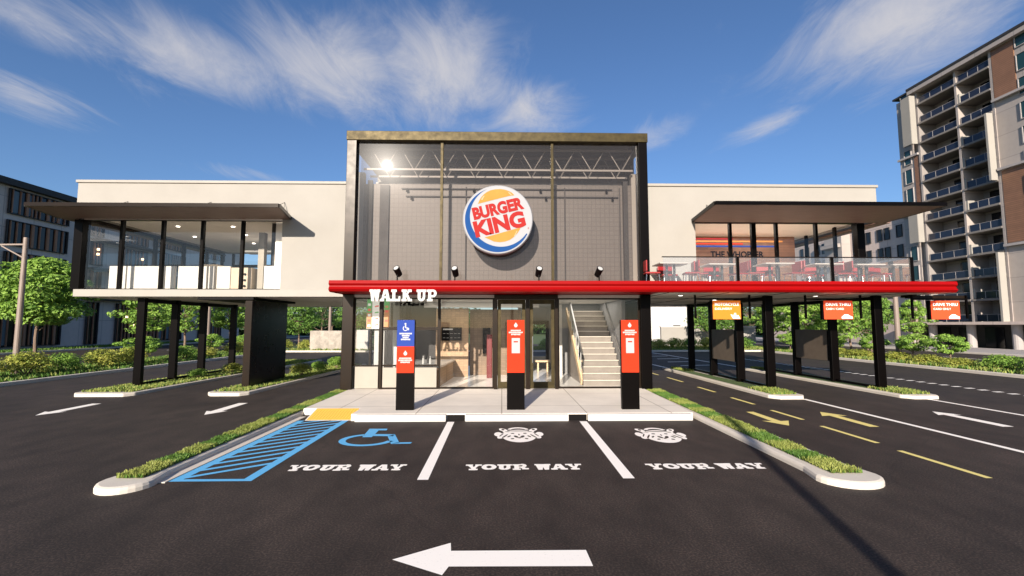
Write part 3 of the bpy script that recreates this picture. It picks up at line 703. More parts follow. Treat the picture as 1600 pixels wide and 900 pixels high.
# left bays: knee wall + rail + glass
def ground_bay(x0, x1, knee):
    if knee:
        P_('knee_wall', MB().box(x0+.06,x1-.06,14.42,14.52,.20,.80), M['beige'])
        window(R, x0, x1, .84, 2.0, 14.46, M['g_clear'], w=.05)
        window(R, x0, x1, 2.004, 2.95, 14.46, M['g_clear'], w=.04)
        P_('sill', MB().box(x0,x1,14.40,14.54,.15,.198), M['bronze_dark'])
    else:
        window(R, x0, x1, .155, 2.95, 14.46, M['g_clear'], w=.05)
ground_bay(-3.72,-1.95,True)
P_('knee_wall', MB().box(-4.5,-3.80,14.42,14.54,.17,.83), M['beige'])
window(R,-4.57,-3.76,.84,2.95,14.46,M['g_clear'],w=.04)
P_('mullion', MB().box(-3.76,-3.69,14.38,14.56,.15,2.95), M['bronze_dark'])
ground_bay(-1.95,-.24,False)
ground_bay(1.74,4.32,False)
# double door
fr = P_('door_frame', MB().box(-.24,-.14,14.30,14.56,.15,3.04).box(.74,.86,14.30,14.56,.15,2.9).box(1.64,1.74,14.30,14.56,.15,3.04).box(-.14,1.64,14.30,14.56,2.9,3.04), M['bronze_dark'])
for x0, x1, hx in ((-.13,.73,.62),(.87,1.63,.95)):
    b = MB(); y = 14.42; w = .10
    b.box(x0,x0+w,y-.03,y+.03,.17,2.89).box(x1-w,x1,y-.03,y+.03,.17,2.89).box(x0+w,x1-w,y-.03,y+.03,.17,.36).box(x0+w,x1-w,y-.03,y+.03,2.76,2.89)
    dr = P_('door', b, M['bronze'])
    MB().poly([(x0+w,y,.36),(x1-w,y,.36),(x1-w,y,2.76),(x0+w,y,2.76)]).build('pane', M['g_clear'], dr)
    MB().tube((hx,y-.09,.95),(hx,y-.09,1.75),.016,n=8).tube((hx,y-.09,1.0),(hx,y-.02,1.0),.01,n=6).tube((hx,y-.09,1.7),(hx,y-.02,1.7),.01,n=6).build('handle', M['steel'], dr)
# side glazing of ground floor
for x in (-4.74, 4.5):
    swindow(R, x, 14.63, 16.9, .155, 2.95, M['g_clear'], fr=M['bronze_dark']); swindow(R, x, 16.91, 19.2, .155, 2.95, M['g_clear'], fr=M['bronze_dark'])
P_('inner_wall', MB().box(-4.85,-4.6,19.25,22.4,.15,2.95), M['dgrey'])
P_('inner_wall', MB().box(4.36,4.6,19.25,22.4,.15,2.95), M['grey'])
# interior partitions
P_('wood_wall', MB().box(-2.50,-1.27,17.65,17.8,.16,2.74), M['wood_grid'])
P_('wood_wall', MB().box(-1.26,.75,18.3,18.45,.16,2.72), M['wood_dark_grid'])
P_('bulkhead', MB().box(-2.9,1.4,17.3,17.5,2.76,2.95), M['white'])
P_('inner_wall', MB().box(-4.55,-2.52,17.9,18.0,.16,2.95), M['dgrey'])
P_('inner_wall', MB().box(-3.95,-3.72,16.9,17.1,.16,2.95), M['steel'])
P_('inner_wall', MB().box(-3.5,-3.3,16.9,17.1,.16,2.95), M['black_satin'])
P_('inner_wall', MB().box(-.75,-.45,18.15,18.29,1.0,2.0), M['black_satin'])
P_('back_wall', MB().box(.76,1.35,21.8,21.95,.16,2.95).box(1.36,2.1,21.8,21.95,2.2,2.95).box(1.36,2.1,21.8,21.95,.16,.65).box(2.11,4.35,21.8,21.95,.16,2.95), M['white'])
P_('back_door_frame', MB().box(1.28,1.42,21.6,21.78,.16,2.3).box(2.05,2.19,21.6,21.78,.16,2.3).box(1.42,2.05,21.6,21.78,2.15,2.3), M['black_satin'])
P_('inner_wall', MB().box(2.2,2.34,18.0,18.2,.16,2.95), M['white'])
P_('pillar', MB().box(-4.15,-3.82,15.2,15.5,.16,2.95), M['white_gloss'], .01)
# staircase
st = P_('staircase', MB(), M['white']) if False else None
sb = MB(); n = 13; y0, z0 = 14.95, .16; run, rise = .26, .192
x0, x1 = 2.62, 3.95
for i in range(n): sb.box(x0,x1,y0+i*run,y0+(i+1)*run,z0,z0+(i+1)*rise-.03)
stair = P_('staircase', sb, mat('stair_riser',(.23,.20,.175),.6,var=.15))
for i in range(n): MB().box(x0-.01,x1+.005,y0+i*run-.035,y0+(i+1)*run-.03,z0+(i+1)*rise-.03,z0+(i+1)*rise).build('tread', mat('pale_tread',(.55,.50,.43),.4,var=.1), stair)
ye = y0+n*run; ze = z0+n*rise
MB().bar((x0-.06,y0,z0+.12),(x0-.06,ye,ze+.05),.05,.22).build('stringer', mat('pale_oak',(.62,.46,.28),.45,var=.15), stair)
MB().bar((x0-.04,y0,z0+1.02),(x0-.04,ye-.6,ze+.50),.05,.05).build('handrail', M['steel'], stair)
for k in range(6):
    t = (k+.5)/6; y = y0+(ye-y0-.6)*t; z = z0+(ze-z0-.45)*t
    MB().tube((x0-.04,y,z),(x0-.04,y,z+.95),.014,n=6).build('baluster', M['steel'], stair)
MB().poly([(x0-.035,y0,z0+.18),(x0-.035,ye-.6,ze-.3),(x0-.035,ye-.6,ze+.46),(x0-.035,y0,z0+.98)]).build('glass_panel', glass('stair_glass',(.6,.66,.7),.25,.02,veil=.12), stair)
P_('inner_wall', MB().box(3.98,4.1,15.3,19.2,.16,2.95), M['grey'])
P_('inner_wall', MB().box(2.36,4.1,18.9,19.0,.16,2.95), M['grey'])
P_('handrail', MB().bar((3.94,y0+.3,1.1),(3.94,ye,ze+.9),.04,.05), M['steel'])

# --- left glazed room
ZG0, ZG1 = 3.27, 5.56
P_('corner_post', MB().box(-14.12,-13.84,15.35,15.66,3.26,5.69), M['black'], .01)
xs = [-13.84,-12.62,-11.28,-9.98,-8.66,-7.26]
for a, b_ in zip(xs[:-1], xs[1:]):
    b = MB().box(b_-.045 if b_ > -7.3 else b_-.045, b_+.0 if b_ > -7.3 else b_+.045, 15.40,15.52,ZG0,5.68)
    m_ = P_('mullion', b, M['black'])
    MB().poly([(a+.05,15.46,ZG0),(b_-.05,15.46,ZG0),(b_-.05,15.46,5.6),(a+.05,15.46,5.6)]).build('pane', M['g_clear'], m_)
P_('head_rail', MB().box(-13.84,-7.26,15.38,15.54,5.58,5.71), M['bronze_dark'])
P_('sill', MB().box(-13.84,-7.26,15.40,15.52,3.262,3.30), M['black'])
ys = [15.66,17.1,18.75,20.4,22.0,23.2]
for a, b_ in zip(ys[:-1], ys[1:]):
    m_ = P_('mullion', MB().box(-14.02,-13.92,b_-.06,b_+.06,3.26,5.69), M['black'])
    MB().poly([(-13.97,a+.05,3.28),(-13.97,b_-.06,3.28),(-13.97,b_-.06,5.58),(-13.97,a+.05,5.58)]).build('pane', M['g_clear'], m_)
P_('head_rail', MB().box(-14.05,-13.90,15.66,23.3,5.58,5.69), M['bronze_dark'])
for k in range(5):
    x = -13.5+k*1.5; m_ = P_('mullion', MB().box(x-.05,x+.05,23.3,23.4,3.26,5.69), M['black'])
    MB().poly([(x+.05,23.35,3.28),(x+1.45,23.35,3.28),(x+1.45,23.35,5.3),(x+.05,23.35,5.3)]).build('pane', M['g_clear'], m_)
P_('head_rail', MB().box(-13.5,-7.3,23.28,23.42,4.98,5.12), M['black'])
P_('inner_wall', MB().box(-9.15,-8.45,19.0,19.2,3.26,5.71), M['grey'])
P_('inner_wall', MB().box(-7.6,-7.3,15.5,23.2,3.26,5.71), M['soffit'])
P_('inner_post', MB().box(-8.42,-8.22,16.0,16.2,3.26,5.3), M['beige'])
P_('inner_column', MB().box(-8.18,-7.72,16.4,16.8,3.26,5.71), M['dgrey'])
for x, y in ((-11.9,17.0),(-9.9,17.0),(-10.3,18.6),(-12.6,19),(-8.6,18.2),(-11,20.5)):
    P_('downlight', MB().tube((x,y,5.70),(x,y,5.718),.06,n=12), M['lamp_on'])
P_('ceiling_fan_panel', MB().box(-10.9,-8.6,19.4,20.1,5.15,5.22), M['white'])
# low white panels behind the glass
for i, (x0, x1, m_) in enumerate(((-13.3,-12.75,'white'),(-12.7,-11.5,'white'),(-11.42,-11.12,'white'),(-11.0,-10.05,'white'),(-9.98,-9.8,'white'),(-9.70,-9.25,'white'))):
    P_('parapet_panel', MB().box(x0,x1,15.85,15.95,3.262,4.10), M[m_], .008)
P_('parapet_panel', MB().box(-8.12,-7.34,15.85,15.95,3.262,4.12), M['white'], .008)

def room_fill(x, y, z, sx, sy, w, col=(1,.93,.84)):  # wide area light added to brighten a room, no fitting of its own
    l = bpy.data.lights.new('room_fill_light','AREA'); l.shape = 'RECTANGLE'; l.size = sx; l.size_y = sy; l.energy = w; l.color = col
    o = bpy.data.objects.new('room_fill_light', l); COL.objects.link(o); o.location = (x-R.location.x,y-R.location.y,z-R.location.z); o.parent = R
room_fill(-10.4,18.4,5.68,4,3,45)
room_fill(9.3,17.0,5.66,4.5,2,75)
room_fill(-1.0,16.2,2.94,4,1.6,22)
room_fill(3.2,17.2,2.94,1.2,2.5,14)
# --- right glazed room + terrace
for x, w in ((7.80,.09),(8.60,.15),(9.40,.09),(10.78,.09)):
    P_('mullion', MB().box(x-w/2,x+w/2,15.40,15.52,3.26,5.70), M['black'])
P_('corner_post', MB().box(12.16,12.42,15.35,15.62,3.26,5.70), M['black'], .01)
for a, b_ in ((6.5,7.75),(7.85,8.52),(8.68,9.35),(9.45,10.73),(10.83,12.16)):
    P_('pane', MB().poly([(a,15.46,3.28),(b_,15.46,3.28),(b_,15.46,5.58),(a,15.46,5.58)]), M['g_clear'])
P_('head_rail', MB().box(6.5,12.4,15.38,15.54,5.58,5.71), M['black'])
for y in (16.6,18.2,19.9): P_('mullion', MB().box(12.25,12.33,y-.06,y+.06,3.26,5.70), M['black'])
P_('plank_wall', MB().box(6.52,12.0,18.5,18.7,3.26,5.71), M['wood_plank'])
P_('side_wall', MB().box(6.3,6.5,15.46,18.5,3.26,5.71), M['cream'])
for z, c, x0, x1 in ((5.50,'red',6.7,9.2),(5.40,'orange',6.8,11.2),(5.30,'orange_red',6.6,9.6),(5.20,'blue_panel',6.8,11.0)):
    P_('ceiling_baffle', MB().box(x0,x1,17.9+z*.02,17.96+z*.02,z,z+.06), M[c])
b = MB()
put_text(b, 'THE WHOPPER', 9.6, 4.98, 18.49, .26, 2.2, bold=.03)
tag(b.build('wall_lettering', M['black_satin']), 'black block lettering mounted on the brown plank wall upstairs', 'lettering')
# terrace balustrade
rails = [4.66,6.88,9.68,12.06]
rl = empty('glass_balustrade', (8.4,13.2,3.3), 'frosted glass balustrade with dark posts along the terrace edge', 'balustrade')
rb = MB()
for a, b_ in zip(rails[:-1], rails[1:]):
    MB().poly([(a+.03,13.26,3.37),(b_-.03,13.26,3.37),(b_-.03,13.26,4.07),(a+.03,13.26,4.07)]).build('pane', M['g_rail'], rl)
for x in rails[1:]: MB().box(x-.035,x+.035,13.22,13.30,3.30,4.09).build('post', M['black'], rl)
MB().box(4.66,12.1,13.235,13.285,4.075,4.10).build('top_rail', M['black_satin'], rl)
MB().poly([(12.06,13.32,3.37),(12.06,15.1,3.37),(12.06,15.1,4.07),(12.06,13.32,4.07)]).build('pane', M['g_rail'], rl)

# ------------------------------------------------------------------ furniture on the terrace
def make_table():
    r = empty('terrace_table', (0,0,0)); 
    MB().box(-.45,.45,-.38,.38,.71,.75).build('table_top', mat('table_laminate',(.42,.38,.33),.35), r, bevel=.01)
    MB().tube((-.12,0,.02),(-.12,0,.71),.04,n=8).tube((.12,0,.02),(.12,0,.71),.04,n=8).build('leg', M['dgrey'], r)
    MB().box(-.3,.3,-.25,.25,0,.025).build('foot', M['dgrey'], r)
    return r
def make_chair():
    r = empty('terrace_chair', (0,0,0))
    MB().box(-.25,.25,-.22,.22,.42,.47).build('seat', M['chair_red'], r, bevel=.015)
    b = MB(); b.prism([(-.25,.17),(.25,.17),(.25,.21),(-.25,.21)], .50, .84); b.build('backrest', M['chair_red'], r, bevel=.015)
    for sx in (-1,1):
        for sy in (-1,1):
            MB().tube((sx*.18,sy*.18,.44),(sx*.22,sy*.22,0),.014,n=6).build('leg', M['steel'], r)
    MB().tube((-.18,.19,.45),(-.19,.2,.56),.012,n=6).tube((.18,.19,.45),(.19,.2,.56),.012,n=6).build('back_frame', M['steel'], r)
    return r
tb = make_table(); ch = make_chair()
tabs = [(5.25,14.2,'leftmost table on the terrace beside the cube'),(6.85,14.4,'grey terrace table below the first black mullion'),(8.5,14.2,'grey terrace table left of the middle rail post'),(10.1,14.3,'grey terrace table right of the middle rail post'),(11.5,14.4,'rightmost terrace table near the corner column')]
for i, (x, y, lb) in enumerate(tabs):
    t = tb if i == 0 else copy_tree(tb); t.location = (x,y,3.255); tag(t, lb, 'table', 'tables on the upstairs terrace')
    for s, w in ((-1,'left'),(1,'right')):
        c = ch if (i == 0 and s < 0) else copy_tree(ch); c.location = (x+s*.62, y-.05, 3.255); c.rotation_euler.z = radians(-s*90+random.uniform(-14,14)) ; 
        tag(c, 'red terrace chair on the %s side of the %s' % (w, ('table beside the cube','table below the first mullion','table left of the middle post','table right of the middle post','table at the far right')[i]), 'chair', 'red chairs on the upstairs terrace')
    c = copy_tree(ch); c.location = (x+.1, y+.55, 3.255); c.rotation_euler.z = radians(random.uniform(-15,15))
    tag(c, 'red terrace chair behind the '+('table beside the cube','table below the first mullion','table left of the middle post','table right of the middle post','table at the far right')[i], 'chair', 'red chairs on the upstairs terrace')
# planter box on terrace
o = MB().box(6.62,7.25,14.98,15.15,3.255,3.85).build('storage_box', M['beige'], bevel=.01); tag(o, 'cream box against the terrace wall left of the red chairs', 'box')

# upstairs left: wooden cabinet and seat furniture
cb_ = empty('wooden_cabinet', (-8.85,15.98,3.262), 'light wood cabinet with dark round handles behind the left wing glass', 'cabinet')
MB().box(-9.2,-8.5,15.8,16.3,3.262,4.05).build('body', mat('cabinet_wood',(.45,.36,.26),.5,var=.15), cb_, bevel=.01)
for k in range(3): MB().tube((-8.72,15.795,3.42+k*.2),(-8.72,15.77,3.42+k*.2),.04,n=10).build('handle', M['black'], cb_)
sf = empty('cushioned_bench', (-10.2,19.5,3.262), 'pale bench with dark cushions in the left upstairs room', 'bench')
MB().box(-11.6,-8.9,19.4,20.0,3.262,3.75).box(-11.6,-8.9,19.95,20.1,3.75,4.35).build('seat', mat('bench_fabric',(.62,.55,.48),.8), sf, bevel=.03)
for k in range(3): MB().box(-11.4+k*.85,-10.75+k*.85,19.75,19.93,3.76,4.15).build('cushion', mat('cushion_blue',(.03,.05,.09),.8), sf, bevel=.05)
bx = MB().box(-12.3,-11.75,19.2,19.7,3.262,4.6).build('storage_box', mat('cabinet_wood',(.45,.36,.26),.5), bevel=.01); tag(bx, 'tan wooden box standing by the left room side windows', 'box')

# ground floor interior things
ct = empty('service_counter', (-2.7,15.9,.16), 'wood clad counter with white top behind the left window', 'counter')
MB().prism([(-3.3,14.75),(-1.98,14.75),(-1.82,17.55),(-3.3,17.55)], .16, .755).build('body', M['wood_grid'], ct)
MB().prism([(-3.34,14.7),(-1.93,14.7),(-1.77,17.6),(-3.34,17.6)], .756, .815).build('counter_top', M['white_gloss'], ct)
for i, (x, y) in enumerate(((-2.62,15.6),(-2.5,15.85),(-2.38,15.55))):
    o = MB().tube((x,y,.818),(x,y,1.0),.035,.03,n=10).tube((x,y,1.0),(x,y,1.08),.012,n=8).build('bottle', M['white_gloss'] if i != 1 else M['dgrey'], smooth=False)
    tag(o, ('white bottle at the left of the counter top','dark bottle between two white ones on the counter','white bottle nearest the counter edge')[i], 'bottle', 'bottles on the counter')
lb_ = empty('menu_lightbox', (-3.98,15.0,1.95), 'lit menu sign with green and red food panels on white pillar', 'menu sign')
MB().box(-4.36,-3.62,15.02,15.14,1.98,2.94).build('frame', M['white_gloss'], lb_)
pc = [mat('menu_green',(.05,.35,.07),.5,emit=.25), mat('menu_red',(.7,.05,.03),.5,emit=.25), mat('menu_white',(.8,.78,.72),.5,emit=.25), mat('menu_brown',(.45,.16,.05),.5,emit=.25)]
b = MB()
for (x0, x1, z0, z1, c) in ((-4.35,-4.2,2.5,2.93,0),(-4.35,-4.2,2.0,2.49,3),(-4.18,-3.82,2.0,2.93,2),(-3.80,-3.63,2.6,2.93,0),(-3.80,-3.63,2.0,2.59,3)): b.poly([(x0,15.016,z0),(x1,15.016,z0),(x1,15.016,z1),(x0,15.016,z1)], c)
for k in range(9):
    z = 2.08+k*.1; c = (1,0,1)[k%3]; x = -4.1+(k%2)*.14; b.poly([(x,15.012,z),(x+.13,15.012,z+.02),(x+.12,15.012,z+.06),(x,15.012,z+.04)], c)
for k in range(5): b.poly([(-4.32,15.012,2.04+k*.17),(-4.23,15.012,2.04+k*.17),(-4.23,15.012,2.12+k*.17),(-4.32,15.012,2.12+k*.17)], 1 if k%2 else 2); b.poly([(-3.77,15.012,2.06+k*.15),(-3.67,15.012,2.06+k*.15),(-3.67,15.012,2.13+k*.15),(-3.77,15.012,2.13+k*.15)], 1 if k%2 else 3)
b.build('menu_panel', pc, lb_)
mbd = empty('menu_board', (-1.9,17.6,1.75), 'black menu board hanging on the pale wood wall', 'menu board')
MB().box(-2.28,-1.52,17.55,17.62,1.52,2.02).build('board', M['black_satin'], mbd)
b = MB()
for i in range(5):
    for j in range(2): b.box(-2.22+i*.14,-2.13+i*.14,17.541,17.548,1.62+j*.16,1.63+j*.16)
b.box(-2.22,-1.85,17.541,17.548,1.92,1.97); b.build('menu_line', M['white'], mbd)
o = MB().box(1.42,2.04,19.6,20.1,.55,.62).box(1.5,1.56,19.7,20.0,.16,.55).box(1.9,1.96,19.7,20.0,.16,.55).build('bench', mat('pale_oak',(.62,.46,.28),.45)); tag(o, 'small oak bench seen through the right door leaf', 'bench')
o = MB().box(-.56,-.36,17.2,17.4,.16,1.75).build('kiosk_screen', mat('dark_red_cabinet',(.12,.004,.006),.4), bevel=.02); tag(o, 'dark red standing cabinet behind the left door leaf', 'kiosk')

# ------------------------------------------------------------------ round sign
SC = Vector((-.13,14.1,5.36)); SR = 1.09
sg = empty('round_logo_sign', (SC.x,14.25,SC.z), 'round white illuminated logo sign with red lettering and blue crescent', 'sign')
def disc(b, r, y, n=72, cx=0, cz=0, mi=0):
    k = len(b.v); b.v += [(SC.x+cx+r*cos(2*pi*i/n), y, SC.z+cz+r*sin(2*pi*i/n)) for i in range(n)]; b.f.append([k+i for i in reversed(range(n))][::-1]); b.m.append(mi)
b = MB(); n = 72
b.tube((SC.x,14.32,SC.z),(SC.x,14.13,SC.z),SR,n=n).tube((SC.x,14.13,SC.z),(SC.x,14.08,SC.z),SR,SR*.975,n=n,cap=True)
sp_ = b.build('drum', mat('sign_rim',(.30,.305,.32),.7,spec=.08), sg)
b = MB(); disc(b, SR*.955, 14.077); b.build('face', mat('sign_face',(.315,.32,.335),.7,spec=.08), sg)
MB().tube((SC.x-.4,14.33,SC.z+.3),(SC.x-.4,14.45,SC.z+.3),.04).tube((SC.x+.4,14.33,SC.z+.3),(SC.x+.4,14.45,SC.z+.3),.04).tube((SC.x,14.33,SC.z-.5),(SC.x,14.45,SC.z-.5),.04).build('bracket', M['dgrey'], sg)
U = SR/322
def sp(x, y, yy): return (SC.x+(x-455)*U, yy, SC.z-(y-435)*U)
# blue crescent
b = MB(); N_ = 60; a0, a1 = radians(-26), radians(-262)
o_c = (455,437,300); i_c = (482,405,282)
def ray_circle(c, ang):
    # point on circle c along ray from outer centre at angle
    dx, dy = cos(ang), -sin(ang); fx, fy = o_c[0]-c[0], o_c[1]-c[1]
    B = fx*dx+fy*dy; C_ = fx*fx+fy*fy-c[2]*c[2]; t = -B+math.sqrt(max(0,B*B-C_)); return (o_c[0]+dx*t, o_c[1]+dy*t, t)
for i in range(N_):
    t0 = a0+(a1-a0)*i/N_; t1 = a0+(a1-a0)*(i+1)/N_
    q0 = ray_circle(i_c,t0); q1 = ray_circle(i_c,t1)
    if q0[2] > 299 and q1[2] > 299: continue
    p0 = (o_c[0]+300*cos(t0), o_c[1]-300*sin(t0)); p1 = (o_c[0]+300*cos(t1), o_c[1]-300*sin(t1))
    b.poly([sp(*p0,14.073),sp(*p1,14.073),sp(q1[0],q1[1],14.073),sp(q0[0],q0[1],14.073)])
b.build('crescent', mat('sign_blue',(.010,.055,.19),.7,spec=.08), sg)
def curve_fill(pts, yy): return [sp(x,y,yy) for x, y in pts]
bt = [(272,292),(284,262),(300,232),(325,203),(355,180),(390,163),(430,155),(475,152),(515,157),(555,170),(585,187),(606,210),(560,216)]
bb = [(335,602),(380,622),(420,640),(470,646),(520,640),(565,624),(605,595),(635,560),(655,530),(662,508)]
yl = mat('sign_yellow',(.36,.20,.045),.7,spec=.08,var=.12,vscale=1.5)
MB().poly(curve_fill(bt,14.072)).build('bun', yl, sg)
MB().poly(curve_fill(bb,14.072)).build('bun', yl, sg)
hl = mat('sign_highlight',(.36,.31,.2),.7,spec=.08)
MB().poly(curve_fill([(545,180),(560,184),(585,208),(575,210)],14.070)).poly(curve_fill([(300,250),(325,215),(332,218),(312,256)],14.070)).poly(curve_fill([(600,595),(628,540),(634,540),(612,588)],14.070)).build('highlight', hl, sg)
b = MB(); rt = radians(13.5)
p = sp(456,333,14.068); put_text(b, 'BURGER', p[0], p[2], 14.068, .40, 1.60, bold=.055, rot=rt)
p = sp(470,478,14.068); put_text(b, 'KING', p[0], p[2], 14.068, .52, 1.60, bold=.052, rot=rt)
p = sp(735,515,14.068); put_text(b, 'R', p[0], p[2], 14.068, .05, bold=.01)
b.build('lettering', mat('sign_red',(.29,.020,.018),.7,spec=.08), sg)

# WALK UP letters
wl = MB()
def fnw(pg, k):
    yy = 12.95-k*.0012
    X = [(-3.68+x, 2.765+y*.33) for x, y in pg]
    wl.yprism(X, yy, 12.99)
slab_text('WALK UP', fnw, 1.86, gap=.10, space=.45)
tag(wl.build('raised_lettering', M['white_gloss']), 'white raised WALK UP slab letters hanging under the red band', 'lettering')

# ------------------------------------------------------------------ totems
def totem(x, blue, label):
    r = empty('stall_totem', (x+.205,10.9,.15), label, 'totem sign', 'totems in front of the stalls')
    MB().box(x,x+.41,10.86,10.98,.15,2.22).build('post', M['black'], r, bevel=.008)
    W = M['white_gloss']; yy = 10.846; cx = x+.205
    def lines(b, z, rows, h=.035, gap=.045):
        for i, w in enumerate(rows):
            zz = z-i*gap
            # rows of tiny unreadable glyph blocks
            k = max(2, int(w/.028)); 
            for j in range(k):
                xx = cx-w/2+j*w/k; b.box(xx+.002, xx+w/k-.004, yy-.002, yy, zz-h/2+(.004 if j%3==1 else 0), zz+h/2)
    def drop(b, z):
        b.poly([(cx+ .042*cos(t)*(1 if sin(t)<.2 else (1-(sin(t)-.2)*.9)), yy-.002, z+.05*sin(t)+(.012 if sin(t)>.6 else 0)) for t in [2*pi*i/20 for i in range(20)]])
    if blue:
        MB().box(x+.003,x+.407,yy,10.859,1.612,2.22).build('blue_panel', M['blue_panel'], r)
        MB().box(x+.003,x+.407,yy,10.859,1.0,1.610).build('red_panel', M['orange_red'], r)
        b = MB()
        z = 2.07
        # wheelchair pictogram: head, body, wheel arc
        b.poly([(cx-.01+.022*cos(t),yy-.002,z+.06+.022*sin(t)) for t in [2*pi*i/10 for i in range(10)]])
        b.box(cx-.018,cx+.008,yy-.002,yy,z-.03,z+.035).box(cx+.0,cx+.05,yy-.0025,yy,z-.045,z-.025).box(cx+.045,cx+.075,yy-.002,yy,z-.085,z-.035)
        for i in range(14):
            t0 = radians(120+i*17); t1 = radians(120+(i+1)*17)
            b.poly([(cx-.01+rr*cos(t),yy-.002,z-.045+rr*sin(t)) for rr, t in ((.042,t0),(.06,t0),(.06,t1),(.042,t1))][::-1])
        lines(b, 1.905, (.29,.18,.14,.22)); drop(b, 1.45); lines(b, 1.335, (.28,.32,.22)); b.build('lettering', W, r)
    else:
        MB().box(x+.003,x+.407,yy,10.859,1.0,2.22).build('red_panel', M['orange_red'], r)
        b = MB(); drop(b, 2.10); lines(b, 1.975, (.24,.33,.22)); b.build('lettering', W, r)
        nt_ = MB().box(cx-.095,cx+.095,yy-.004,yy,1.45,1.80).build('notice', mat('notice_white',(.36,.36,.36),.7,spec=.08), r)
        MB().box(cx-.05,cx+.05,yy-.007,yy-.0045,1.70,1.73).build('notice_heading', M['orange_red'], nt_)
totem(-2.44, True, 'black totem with blue wheelchair panel above an orange panel')
totem(.12, False, 'black totem with orange panel standing in front of the door')
totem(2.80, False, 'black totem with orange panel in front of the right column')

# spotlights on the canopy
def make_spot():
    r = empty('spotlight', (0,0,0)); 
    MB().tube((0,0,0),(0,0,.03),.09,n=12).tube((0,0,.03),(0,0,.2),.018,n=8).build('base', M['black'], r)
    MB().tube((0,.10,.20),(0,-.06,.34),.075,.085,n=14).build('lamp_head', M['black_satin'], r)
    MB().tube((0,-.061,.341),(0,-.064,.344),.065,n=14).build('lens', M['white_gloss'], r)
    return r
spt = make_spot()
for i, (x, w) in enumerate(((-3.15,'leftmost black spotlight on the red canopy'),(-1.42,'black spotlight left of the round sign'),(1.12,'black spotlight right of the round sign'),(2.95,'rightmost black spotlight on the red canopy'))):
    s = spt if i == 0 else copy_tree(spt); s.location = (x,13.9,3.35); s.scale = (1.2,1.2,1.35); s.rotation_euler.z = radians((-20,-10,10,20)[i]); tag(s, w, 'spotlight', 'spotlights on the canopy')

# ------------------------------------------------------------------ hanging signs, boards
def hang_sign(x0, x1, m, l1, l2, label, icon):
    r = empty('hanging_sign', ((x0+x1)/2,14.0,3.03), label, 'sign', 'hanging lane signs')
    y = 14.0
    MB().box(x0,x1,y-.03,y+.05,2.28,2.85).build('panel', mat('backlit_'+m, {'orange':(.60,.155,.018),'orange_red':(.62,.06,.02)}[m], .6, spec=.1, emit=.33), r, bevel=.01)
    MB().box(x0-.06,x0-.004,y-.02,y+.07,2.27,2.86).build('side_trim', M['black'], r)
    xa, xb = x0-.52, x1+.36
    f = MB(); f.box(xa,xa+.05,y+.06,y+.11,2.3,3.03).box(xb-.05,xb,y+.06,y+.11,2.3,3.03).box(xa+.05,xb-.05,y+.06,y+.11,2.88,2.93)
    f.build('hanger', M['black'], r)
    b = MB(); w = x1-x0
    put_text(b, l1, x0+.06+.86*w/2, 2.735, y-.035, .085, .86*w, bold=.018)
    put_text(b, l2, x0+.06+.62*w/2, 2.60, y-.035, .062, .62*w, bold=.008)
    if icon == 'car':
        b.poly([(x1-.36,y-.035,2.295),(x1-.03,y-.035,2.295),(x1-.03,y-.035,2.36),(x1-.10,y-.035,2.385),(x1-.17,y-.035,2.43),(x1-.27,y-.035,2.43),(x1-.33,y-.035,2.385),(x1-.37,y-.035,2.35)][::1])
    else:
        b.poly([(x1-.33,y-.035,2.43),(x1-.25,y-.035,2.295),(x1-.03,y-.035,2.295),(x1-.09,y-.035,2.41),(x1-.15,y-.035,2.39),(x1-.16,y-.035,2.47),(x1-.21,y-.035,2.47),(x1-.23,y-.035,2.40)])
    b.build('lettering', mat('backlit_white',(.6,.58,.54),.6,spec=.1,emit=.8), r)
hang_sign(6.44,7.30,'orange','MOTORCYCLE','DELIVERY','orange hanging sign with white motorcycle over the first lane','moto')
hang_sign(9.88,10.78,'orange_red','DRIVE THRU','CASH / CARD','red hanging sign with white car over the middle lane','car')
hang_sign(13.24,14.14,'orange_red','DRIVE THRU','CARD ONLY','red hanging sign with white car at the far right end','car')
P_('sign_arm', MB().box(12.6,14.5,14.1,14.16,2.93,3.02).box(12.6,12.75,13.9,14.3,2.96,3.035), M['bronze_dark'])
for x, y0, y1, z0, z1, lb in ((8.5,16.55,18.45,.78,1.93,'dark menu board hung between the near island columns'),(11.87,16.5,18.4,.82,1.93,'dark menu board hung between the far island columns')):
    r = empty('drive_menu_board', (x,(y0+y1)/2,z0), lb, 'menu board', 'drive lane menu boards')
    MB().box(x-.10,x+.04,y0,y1,z0,z1).build('board', mat('board_brown',(.13,.10,.075),.45,var=.2), r, bevel=.01)
    MB().box(x-.115,x-.101,y0+.02,y0+.05,z0,z1).build('edge_trim', M['black'], r)

# ------------------------------------------------------------------ LAMP POSTS
def lamp_post(x, y, h, label, arm=True, r0=.11, r1=.08, cat='street lamp', slope=0):
    r = empty('street_lamp', (x,y,0), label, cat, 'street lamps')
    MB().tube((x,y,0),(x,y,h),r0,r1,n=14).build('pole', M['post_wood'], r, smooth=False)
    MB().tube((x,y,0),(x,y,.15),r0*1.7,r0*1.5,n=12).build('base', M['pave'], r)
    if arm:
        MB().bar((x,y,h-.28),(x-1.6,y,h-.30),.06,.06).bar((x,y,h-.85),(x-.95,y,h-.34),.045,.045).build('arm', M['post_wood'], r)
        MB().box(x-2.1,x-1.55,y-.12,y+.12,h-.36,h-.27).build('lamp_head', M['grey'], r)
    return r
lamp_post(-19.35,19.0,5.65,'tall pale street lamp with side arm beside the left bushes')
lamp_post(22.4,25.8,4.35,'pale pole nearest the tower side, right of the last column',arm=False,r0=.14,r1=.12)
lamp_post(37.4,41,5.2,'thin pale pole behind the far right hanging sign',arm=False,r0=.13,r1=.11)
